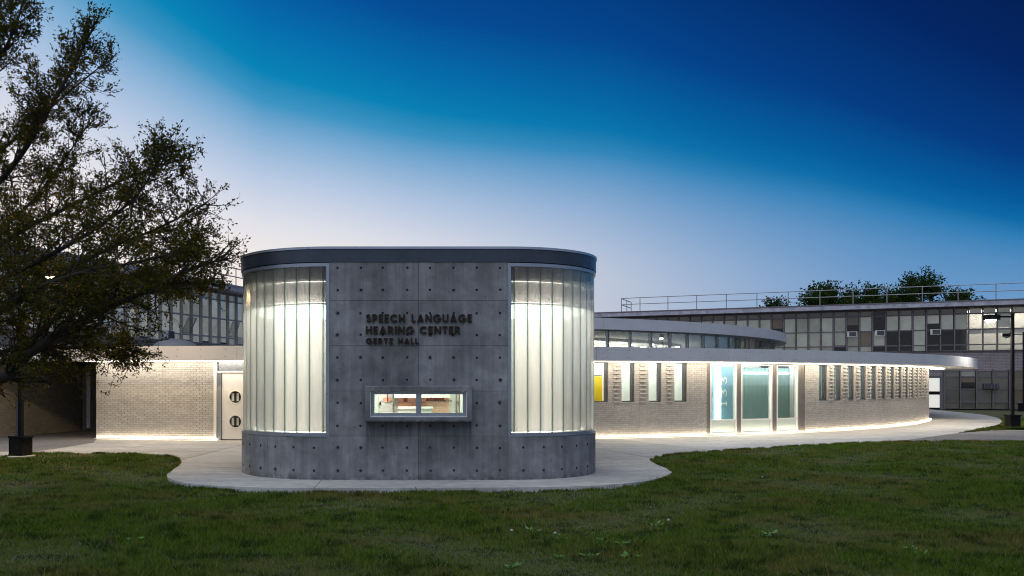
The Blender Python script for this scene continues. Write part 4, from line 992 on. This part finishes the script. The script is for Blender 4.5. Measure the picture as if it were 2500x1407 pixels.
for k_, lab in ((-2.5, 'white air conditioner at the window sill seen through the tree'), (5.5, 'white air conditioner at the sill beside the pavilion glass')):
    make_ac(lab, to_world((Q0.x, Q0.y), ANG2, B2 * k_, -.02, 4.02), ANG2, .68, .42)
pts2 = [to_world((Q0.x, Q0.y), ANG2, x, -.2, 0)[:2] for x in (-14, 9.5)]
railing('pipe railing on the roof behind the tree on the left', pts2, [to_world((Q0.x, Q0.y), ANG2, x, -.2, 0)[:2] for x in (-14, -11.4, -8.8, -6.2, -3.6, -1, 1.6, 4.2, 6.8, 9.4)], 7.27, 8.33, 7.85)

# ------------------------------------------------------------------ lamp posts
def lamp_post(label, x, y, h, rz, lit=None, power=0, color=(1, 1, 1), planter=False, bs=.42, point=False):
    r = thing('street_lamp', label, 'street lamp', (x, y, 0), rz, 'black lamp posts')
    mb = MB(); b = bs / 2
    mb.box(-b, b, -b, b, -.06, .44, WOOD_P if planter else BLACK); mb.box(-b - .03, b + .03, -b - .03, b + .03, .44, .49, BLACK)
    if planter:
        for k in range(6): xx = -b + .015 + k * (bs - .03) / 5 - .02; mb.box(xx, xx + .055, -b - .012, -b, -.05, .43, WOOD_P); mb.box(b, b + .012, xx, xx + .055, -.05, .43, WOOD_P)
    mb.build('base', r)
    mb = MB(); mb.box(-.05, .05, -.05, .05, .49, h, BLACK); mb.build('pole', r)
    if planter: mb = MB(); mb.box(.055, .13, -.06, .02, .49, 1.25, FRAME_D); mb.box(.05, .14, -.07, .03, 1.251, 1.36, FRAME_D); mb.build('conduit', r)
    mb = MB(); mb.box(-.62, -.05, -.035, .035, h - .14, h - .07, BLACK); mb.box(-.07, .07, -.06, .06, h - .01, h + .03, BLACK); mb.build('arm', r)
    mb = MB(); mb.box(-1.12, -.60, -.17, .17, h - .24, h - .03, BLACK); mb.box(-.72, -.66, -.03, .03, h - .03, h + .04, BLACK); hd = mb.build('lamp_head', r)
    mb = MB(); mb.lathe((-.90, 0, h - .33), [(.06, 0), (.15, .03), (.20, .088)], lit if lit else FROST, 20); mb.build('lens', hd, 40)
    if lit:
        l = bpy.data.lights.new('lamp_light', 'POINT' if point else 'SPOT'); l.energy = power; l.color = color; l.shadow_soft_size = .12
        if not point: l.spot_size = radians(160); l.spot_blend = .6
        lo = bpy.data.objects.new('lamp_light', l); COL.objects.link(lo); lo.parent = hd; lo.location = (-.90, 0, h - .47)
    return r
x_, y_ = gp(2472, 1042); lamp_post('tall black lamp post with a lit white lamp on the grass', x_, y_, 4.62, 0, LAMPGLOW, 360, (1, .95, .86), bs=.40)
x_, y_ = 38.4, 57.2; lamp_post('black lamp post close to the school windows with unlit head', x_, y_, 5.0, radians(-40), bs=.55)
x_, y_ = gp(51, 1113); lamp_post('black lamp post with boarded base on the lawn under the tree', x_, y_, 4.62, pi * .93, LAMPGLOW_W, 560, (1, .72, .38), planter=True, bs=.36, point=True)
ft = MB(); ft.lathe((x_, y_ - .02, -.03), [(.34, 0), (.34, .035), (.31, .04)], PAVE, 20); ft.build('lamp_footing', kind='structure')

# ------------------------------------------------------------------ trees
t = NT('bark'); nb = t.noise(3, 6, .7, sc=(5, 5, 1)); t.set('Base Color', t.mix(nb, (.012, .010, .008), (.05, .04, .03))).set('Roughness', .95); t.bump(nb, .8, .02); BARK = t.done()
def leafmat(name, a, b, c_, thr=.93):
    t = NT(name); r = t.node('ShaderNodeNewGeometry').outputs['Random Per Island']
    patch = t.noise(1.3, 3)
    col = t.mix(r, a, b); col = t.mix(t.math('MULTIPLY', t.math('GREATER_THAN', t.math('ADD', r, t.rng(patch, .45, .75, -.1, .12)), thr), .9), col, c_)
    df = t.node('ShaderNodeBsdfDiffuse'); tl = t.node('ShaderNodeBsdfTranslucent'); t.l.new(col, df.inputs[0]); t.l.new(t.mix(1.0, col, (1.2, 1.15, .7), 'MULTIPLY'), tl.inputs[0])
    mx = t.node('ShaderNodeMixShader'); mx.inputs[0].default_value = .4; t.l.new(df.outputs[0], mx.inputs[1]); t.l.new(tl.outputs[0], mx.inputs[2]); t.l.new(mx.outputs[0], t.out.inputs[0]); return t.done()
LEAF = leafmat('dark leaves', (.035, .044, .009), (.125, .112, .018), (.42, .19, .02), .94)
LEAF2 = leafmat('far leaves', (.022, .045, .014), (.06, .10, .022), (.08, .10, .03), .97)
def leaves_mesh(name, P, D, size, mat):
    """P (N,3) bases, D (N,3) directions: pointed leaf of two folded halves"""
    n = len(P); D = D / np.linalg.norm(D, axis=1, keepdims=True)
    rr = rng.normal(size=(n, 3)); sd = np.cross(D, rr); sd /= np.linalg.norm(sd, axis=1, keepdims=True); up = np.cross(D, sd)
    sz = size * rng.uniform(.6, 1.3, (n, 1)); wd = sz * rng.uniform(.2, .3, (n, 1))
    v0 = P; v1 = P + D * sz * .5 + sd * wd + up * wd * .5; v2 = P + D * sz; v3 = P + D * sz * .5 - sd * wd + up * wd * .5
    co = np.stack([v0, v1, v2, v3], 1).reshape(-1, 3); i = np.arange(n)[:, None] * 4
    f = np.concatenate([i + np.array([[0, 1, 2]]), i + np.array([[0, 2, 3]])]); return fast_mesh(name, co, f, mat, 3)
class Grow:
    def __init__(s): s.tubes = MB(); s.LP, s.LD = [], []
    def twig(s, p, d, L, nl, spread=.05, r=.004):
        d = d.normalized(); q = [p]
        for i in range(3): q.append(q[-1] + (d + Vector((random.gauss(0, .18), random.gauss(0, .18), random.gauss(.03, .15)))).normalized() * L / 3)
        s.tubes.tube(q, [r, r * .8, r * .6, r * .3], BARK, 4, False)
        for k in range(nl):
            f = random.random() ** .8 * 3; i = min(int(f), 2); pp = q[i].lerp(q[i + 1], f - i)
            dd = (q[i + 1] - q[i]).normalized() * .7 + Vector((random.gauss(0, .7), random.gauss(0, .7), random.gauss(0, .6)))
            s.LP.append(pp + Vector((random.gauss(0, spread), random.gauss(0, spread), random.gauss(0, spread)))); s.LD.append(dd)
    def branch(s, p, d, L, r, depth, ok, nl, twigL=.38, dens=1.0, up=.12, spread=.03):
        n = max(3, int(L / .22)); q = [p]; dd = d.normalized()
        for i in range(n):
            dd = (dd + Vector((random.gauss(0, .13), random.gauss(0, .13), random.gauss(up * .35, .11)))).normalized(); q.append(q[-1] + dd * L / n)
            if ok and not ok(q[-1]): break
        n = len(q) - 1
        if n < 1: return
        s.tubes.tube(q, [max(r * (1 - .8 * i / max(n, 1)), .004) for i in range(n + 1)], BARK, 5, False)
        for i in range(1, n + 1):
            loc_d = (q[i] - q[i - 1]).normalized()
            if depth > 0 and random.random() < .85 * dens:
                sd = (loc_d * .8 + Vector((random.gauss(0, .75), random.gauss(0, .75), random.gauss(up, .55)))).normalized()
                s.branch(q[i], sd, L * random.uniform(.32, .55), r * .45, depth - 1, ok, nl, twigL, dens, up, spread)
            if depth == 0:
                for _ in range(2):
                    sd = (loc_d * .9 + Vector((random.gauss(0, .6), random.gauss(0, .6), random.gauss(up, .5))))
                    if not ok or ok(q[i] + sd.normalized() * twigL * .6): s.twig(q[i], sd, twigL * random.uniform(.6, 1.2), nl, spread)
        if depth >= 0: s.twig(q[-1], q[-1] - q[-2], twigL, nl, spread)
# big tree: limbs sweep in from a trunk just outside the left edge; drawn in metres around (x, depth, height)
TY = 18.2
def tp(x, y, dy=0.0): Y = TY + dy; return Vector(((x - PX) / F * Y, Y, EYE - (y - PY) * Y / F))
outline = [tp(*p) for p in [(-700, 1000), (-700, -500), (60, -500), (95, -40), (88, 40), (150, 90), (215, 40), (245, 60), (268, 150), (250, 210), (215, 300), (250, 345), (330, 350), (400, 340), (420, 365), (470, 365), (475, 400), (470, 440), (515, 475), (525, 500), (505, 560), (540, 598), (576, 620), (528, 645), (498, 680), (468, 740), (410, 790), (340, 845), (320, 900), (255, 915), (170, 915), (110, 950), (0, 960)]]
OUT = [(p.x / p.y, (p.z - EYE) / p.y) for p in outline]
# envelope of the crown: the outline swept over the crown's own depth (a fixed volume in the world)
OX = [(p.x, p.z) for p in outline]
def ok_big(p):
    if abs(p.y - TY) > 2.6: return False
    return bool(inpoly(np.array([p.x]), np.array([p.z]), OX)[0])
big = Grow()
trunk = MB()
tb = tp(-150, 935); tb = Vector((-10.6, TY, -.1))
fork = Vector((-10.35, TY, 1.75))
trunk.tube([tb, Vector((-10.62, TY, .35)), Vector((-10.55, TY, 1.0)), fork, Vector((-10.5, TY + .1, 3.4)), Vector((-10.6, TY + .15, 6.0)), Vector((-10.4, TY, 9.5)), Vector((-10.3, TY, 12))], [.36, .29, .26, .25, .2, .15, .09, .03], BARK, 12)
limbs = [
    ([fork, tp(0, 925, -.3), tp(60, 872, -.5), tp(150, 812, -.6), tp(260, 755, -.5), tp(380, 700, -.3), tp(470, 655, -.1), tp(550, 632, 0)], .17, 1.3, .05),
    ([fork, tp(40, 850, .7), tp(150, 850, 1.1), tp(270, 850, 1.2), tp(340, 862, 1.2)], .08, .7, -.1),
    ([Vector((-10.4, TY, 2.4)), tp(-30, 780, .5), tp(120, 690, .9), tp(260, 610, 1.1), tp(380, 560, 1.0), tp(500, 500, .8)], .10, 1.3, .1),
    ([Vector((-10.5, TY, 3.0)), tp(-40, 700, -.8), tp(90, 640, -1.1), tp(230, 560, -1.0), tp(340, 470, -.8), tp(400, 360, -.6)], .09, 1.1, .15),
    ([Vector((-10.5, TY, 3.4)), tp(-60, 640, .2), tp(60, 560, .2), tp(180, 500, .2), tp(320, 430, .1), tp(460, 385, 0)], .09, 1.0, .12),
    ([Vector((-10.55, TY, 4.2)), tp(-40, 480, -.4), tp(50, 380, -.7), tp(130, 250, -.7), tp(190, 140, -.6), tp(232, 60, -.5)], .10, .85, .2),
    ([Vector((-10.55, TY, 4.6)), tp(-60, 420, .8), tp(60, 320, 1.0), tp(150, 240, .9), tp(255, 155, .8)], .07, .8, .2),
    ([Vector((-10.6, TY, 5.6)), tp(-80, 300, -.2), tp(-10, 160, -.3), tp(40, 60, -.2), tp(70, -60, 0)], .08, .9, .25),
    ([Vector((-10.6, TY, 6.2)), tp(-110, 200, .6), tp(-30, 80, .8), tp(20, -40, .8)], .07, .9, .25),
    ([Vector((-10.5, TY, 3.8)), tp(-40, 590, 1.2), tp(70, 500, 1.6), tp(150, 400, 1.5), tp(210, 310, 1.3)], .06, .9, .2),
    ([Vector((-10.4, TY, 2.8)), tp(0, 740, 1.6), tp(130, 730, 2.0), tp(270, 700, 2.0), tp(400, 640, 1.6), tp(480, 580, 1.3)], .07, 1.1, .1),
    ([fork, tp(20, 880, .5), tp(110, 800, 1.2), tp(200, 720, 1.6), tp(330, 690, 1.8), tp(440, 690, 1.8), tp(500, 690, 1.6)], .09, 1.0, .02),
    ([Vector((-10.4, TY, 2.6)), tp(-20, 760, -1.2), tp(100, 700, -1.7), tp(220, 660, -1.8), tp(340, 640, -1.5), tp(440, 610, -1.2)], .08, 1.1, .08),
]
limbs += [([Vector((-10.5, TY, z0)), Vector((-11.6, TY + dy * .5, z0 + .7)), Vector((-13.0, TY + dy, z0 + 1.5)), Vector((-14.6, TY + dy * 1.2, z0 + 2.3 - z0 * .1))], .10, 1.0, .12) for z0, dy in ((2.0, .8), (2.6, -1.0), (3.3, .4), (4.4, -.6), (5.4, .9), (6.4, -.3))]
for P_, r_, L_, u_ in limbs:
    q = [Vector(v) for v in catmull([tuple(p) for p in P_], 5)]; n = len(q)
    big.tubes.tube(q, [r_ * .72 * (1 - .88 * i / (n - 1)) + .004 for i in range(n)], BARK, 8, False)
    for i in range(4, n):
        f = i / (n - 1); nb_ = 3; ld = (q[i] - q[i - 1]).normalized(); Lb = L_ * (1 - .5 * f)
        for _ in range(nb_):
            if random.random() < .85:
                sd = ld * .7 + Vector((random.gauss(0, .6), random.gauss(0, .8), random.gauss(u_ * 1.5, .55)))
                big.branch(q[i], sd, Lb * random.uniform(.6, 1.1), r_ * .22 * (1 - .5 * f) + .004, 1, ok_big, 8, .30, .95, u_, .02)
    big.twig(q[-1], q[-1] - q[-2], .35, 14, .02)
# drooping sprays at the lower edge
for x0, y0, x1, y1, dy in ((330, 800, 300, 935, .2), (300, 800, 275, 955, .3), (380, 780, 385, 872, -.2), (240, 820, 205, 905, .1), (110, 860, 60, 955, -.3), (160, 850, 150, 905, -.2), (270, 830, 255, 900, .5)):
    a, b = tp(x0, y0, dy), tp(x1, y1, dy); n = 7; q = [a.lerp(b, i / n) + Vector((random.gauss(0, .05), random.gauss(0, .05), 0)) for i in range(n + 1)]
    big.tubes.tube(q, [.008 * (1 - .7 * i / n) for i in range(n + 1)], BARK, 5, False)
    for i in range(1, n + 1):
        for _ in range(2): big.twig(q[i], Vector((random.gauss(0, 1), random.gauss(0, .6), -.4 + random.gauss(0, .4))), .20, 6, .012)
tree = thing('leafy_tree', 'dark leafy tree reaching in from the left edge over the lamp post', 'tree', (tb.x, tb.y, 0))
def local(mb, o): mb.v = [(x - o.location.x, y - o.location.y, z) for x, y, z in mb.v]; return mb
local(trunk, tree).build('trunk', tree, 40); local(big.tubes, tree).build('branches', tree, 60)
LP = np.array([tuple(p) for p in big.LP]) - np.array([[tb.x, tb.y, 0]]); LD = np.array([tuple(p) for p in big.LD])
obj('crown', leaves_mesh('crown', LP, LD, .064, LEAF), tree, kind='stuff')
print('big tree leaves', len(LP))
# trees beyond the right wing
def far_tree(label, px_, top, halfw, Y, base=None, dens=1.0, seed=1):
    random.seed(seed); X = (px_ - PX) / F * Y; zt = EYE + (PY - top) * Y / F; hw = halfw * Y / F; zc = zt - hw * .9
    g = Grow(); root = thing('far_tree', label, 'tree', (X, Y, 0), 0, 'trees beyond the right wing')
    tk = MB(); tk.tube([(0, 0, -.1), (.1, 0, zc * .4), (0, .1, zc * .75), (.1, 0, zt - hw * .5)], [.3, .24, .17, .06], BARK, 8); tk.build('trunk', root, 40)
    def ok(p): return ((p.x) / hw) ** 2 + (p.y / hw) ** 2 + ((p.z - zc) / (hw * .95)) ** 2 < 1 - .45 * (.5 + .5 * sin(p.x * 2.3 + seed) * sin(p.z * 2.9 + p.y * 1.7 + seed))
    for k in range(int(19 * dens)):
        a = random.uniform(0, 2 * pi); e = random.uniform(-.1, 1.1); d = Vector((cos(a) * cos(e), sin(a) * cos(e), sin(e)))
        g.branch(Vector((0, 0, zc - hw * .5 + random.uniform(0, hw * .9))), d, hw * random.uniform(.8, 1.1), .06, 1, ok, 6, .55, 1.0, .15, .12)
    g.tubes.build('branches', root, 60)
    P_ = np.array([tuple(p) for p in g.LP]); D_ = np.array([tuple(p) for p in g.LD])
    obj('crown', leaves_mesh('crown', P_, D_, .27, LEAF2), root, kind='stuff')
for a in ((' ', 0),): pass
far_tree('broad dark tree at the left end of the trees behind the railing', 2005, 702, 66, 86, seed=3)
far_tree('dark tree in the middle of the row behind the railing', 2112, 703, 72, 88, seed=4)
far_tree('low dark tree behind the railing left of the tallest crown', 2195, 706, 60, 90, seed=5)
far_tree('tallest loose crowned tree rising behind the railing', 2250, 666, 62, 92, dens=.5, seed=6)
far_tree('low rounded tree at the right end of the row behind the railing', 2342, 712, 48, 90, seed=8)
far_tree('small tree tip showing above the roof left of the row', 1893, 738, 28, 84, dens=.7, seed=9)

# ------------------------------------------------------------------ grass and weeds
random.seed(21)
t = NT('grass blades'); r = t.node('ShaderNodeNewGeometry').outputs['Random Per Island']
pn = t.noise(.45, 5, .6); pn2 = t.noise(2.4, 4, .6)
gcol = t.mix(r, (.065, .14, .014), (.18, .245, .034)); gcol = t.mix(t.math('MULTIPLY', t.rng(pn, .48, .62, 0, 1), .7), gcol, (.23, .18, .055))
gcol = t.mix(t.math('MULTIPLY', t.rng(pn2, .50, .60, 0, 1), .8), gcol, (.025, .06, .012)); gcol = t.mix(t.math('GREATER_THAN', r, .95), gcol, (.24, .20, .09))
df = t.node('ShaderNodeBsdfDiffuse'); tl = t.node('ShaderNodeBsdfTranslucent'); t.l.new(gcol, df.inputs[0]); t.l.new(gcol, tl.inputs[0]); mx = t.node('ShaderNodeMixShader'); mx.inputs[0].default_value = .3
t.l.new(df.outputs[0], mx.inputs[1]); t.l.new(tl.outputs[0], mx.inputs[2]); t.l.new(mx.outputs[0], t.out.inputs[0]); GRASS = t.done()
N = 860000
yy = 7.6 * (46 / 7.6) ** rng.random(N) ** 1.0
xx = rng.uniform(-.80, .98, N) * yy - rng.uniform(0, 1.5, N)
keep = rng.random(N) < np.clip((yy / 13.0) ** .0, 0, 1)
keep &= ~inpoly(xx, yy, PATH) & ~inpoly(xx, yy, asph) & ~inpoly(xx, yy, asph2)
keep &= ~((np.hypot(xx - CX, yy - CY) < RF))
keep &= ~((np.abs(xx + 9.7) < .24) & (np.abs(yy - 22.2) < .3))
xx, yy = xx[keep], yy[keep]; n = len(xx)
patch = np.sin(xx * 1.3 + 1.7 * np.sin(yy * .7)) * np.sin(yy * 1.1 + 1.3 * np.sin(xx * .9))
hh = rng.uniform(.03, .07, n) * (1 + .55 * patch) * np.where(rng.random(n) < .03, 1.6, 1); wd = .0035 * np.clip(yy / 9, 1, 4)
EA = np.array(edge); seg_ = np.diff(EA, axis=0); sl_ = np.hypot(seg_[:, 0], seg_[:, 1]); m_ = 26000
pk = rng.choice(len(sl_), m_, p=sl_ / sl_.sum()); nrm_ = np.stack([seg_[:, 1], -seg_[:, 0]], 1) / sl_[:, None]
ep = EA[:-1][pk] + seg_[pk] * rng.random((m_, 1)) + nrm_[pk] * (rng.uniform(.0, .07, (m_, 1)) - .01)
clump = (np.sin(ep[:, 0] * 3.1) + np.sin(ep[:, 0] * 7.7 + ep[:, 1] * 5) + rng.normal(size=m_) * .8) > .3
ep = ep[clump & (ep[:, 1] < 40)]; xx = np.concatenate([xx, ep[:, 0]]); yy = np.concatenate([yy, ep[:, 1]]); hh = np.concatenate([hh, rng.uniform(.04, .085, len(ep))]); n = len(xx)
wd = .0035 * np.clip(yy / 9, 1, 4)
aa = rng.uniform(0, 2 * pi, n); ln = rng.uniform(.15, .8, n) * hh; la = rng.uniform(0, 2 * pi, n)
zz = lawn_z(xx, yy) - .005
b = np.stack([xx, yy, zz], 1); sd = np.stack([np.cos(aa), np.sin(aa), np.zeros(n)], 1) * wd[:, None]
tip = b + np.stack([np.cos(la) * ln, np.sin(la) * ln, hh], 1); mid = b + np.stack([np.cos(la) * ln * .35, np.sin(la) * ln * .35, hh * .6], 1)
co = np.stack([b - sd, b + sd, mid + sd * .7, tip, mid - sd * .7], 1).reshape(-1, 3); i = np.arange(n)[:, None] * 5
fc = (i + np.array([[0, 1, 2, 3, 4]]))
gm = fast_mesh('grass', co, fc, GRASS, 5); obj('grass', gm, kind='stuff'); print('blades', n)
WEED = simple('weed leaves', (.08, .19, .025), .5, 0, .2, 30)
CLOV = simple('clover flower', (.38, .38, .34), .8, 0, .1, 30)
def weed(label, x, y, nl, s):
    r = thing('weed', label, 'weed', (x, y, float(lawn_z(np.array(x), np.array(y)))), random.uniform(0, 6), 'broad leaved weeds in the lawn')
    for k in range(nl):
        a = 2 * pi * k / nl + random.uniform(-.4, .4); L = s * random.uniform(.7, 1.2); st = s * random.uniform(.3, .8); el_ = random.uniform(.5, 1.2)
        d = Vector((cos(a) * cos(el_), sin(a) * cos(el_), sin(el_))); sd_ = Vector((-sin(a), cos(a), 0)); e = d * st; dl = Vector((cos(a), sin(a), random.uniform(-.1, .5))).normalized()
        mb = MB(); w_ = L * .3
        mb.tube([(0, 0, 0), tuple(e)], .0025, WEED, 4, False)
        nrm = dl.cross(sd_).normalized() * -1
        P5 = [e, e + dl * L * .3 + sd_ * w_ * .8 + nrm * .01, e + dl * L * .6 + sd_ * w_ + nrm * .012, e + dl * L, e + dl * L * .6 - sd_ * w_ + nrm * .012, e + dl * L * .3 - sd_ * w_ * .8 + nrm * .01, e + dl * L * .5]
        mb.poly(P5, [(0, 1, 6), (1, 2, 6), (2, 3, 6), (3, 4, 6), (4, 5, 6), (5, 0, 6)], WEED); mb.build('leaf', r)
wl_ = [(1300, 1305, 'pale leafed weed on the lawn in front of the concrete block'), (1372, 1322, 'upright weed beside the white clover head'), (1475, 1330, 'weed with one tall leaf in the middle of the lawn'), (1520, 1340, 'weed right of the tall leafed one'), (1368, 1368, 'weed with bright leaves near the bottom of the picture'), (1440, 1366, 'broad weed with a bent stem near the bottom'), (1250, 1392, 'weed at the bottom edge of the lawn'), (1600, 1290, 'small weed at the right of the lawn patch'), (1540, 1370, 'low weed in the dark patch of the lawn'), (2225, 1352, 'clump of broad leaves at the lower right of the lawn'), (2245, 1362, 'second clump of broad leaves at the lower right'), (1880, 1318, 'single weed in the right half of the lawn'), (330, 1330, 'weed at the lower left of the lawn')]
for x, y, lab in wl_:
    X, Y = gp(x, y, -.06); weed(lab, X, Y, random.randint(4, 7), random.uniform(.06, .095))
for k, (x, y, lab) in enumerate([(1247, 1320, 'white clover flower left of the weeds'), (1353, 1327, 'white clover flower between the weeds'), (1630, 1293, 'white clover flower right of the weeds'), (1860, 1180, 'white clover flower far out on the right lawn')]):
    X, Y = gp(x, y, -.06); r = thing('clover_flower', lab, 'flower', (X, Y, -.05), 0, 'white clover flowers')
    mb = MB(); mb.tube([(0, 0, 0), (.01, 0, .10)], .002, WEED, 4, False); mb.build('stem', r)
    mb = MB(); mb.lathe((.01, 0, .095), [(.004, 0), (.016, .006), (.019, .016), (.014, .027), (.004, .031)], CLOV, 8); mb.build('flower_head', r)
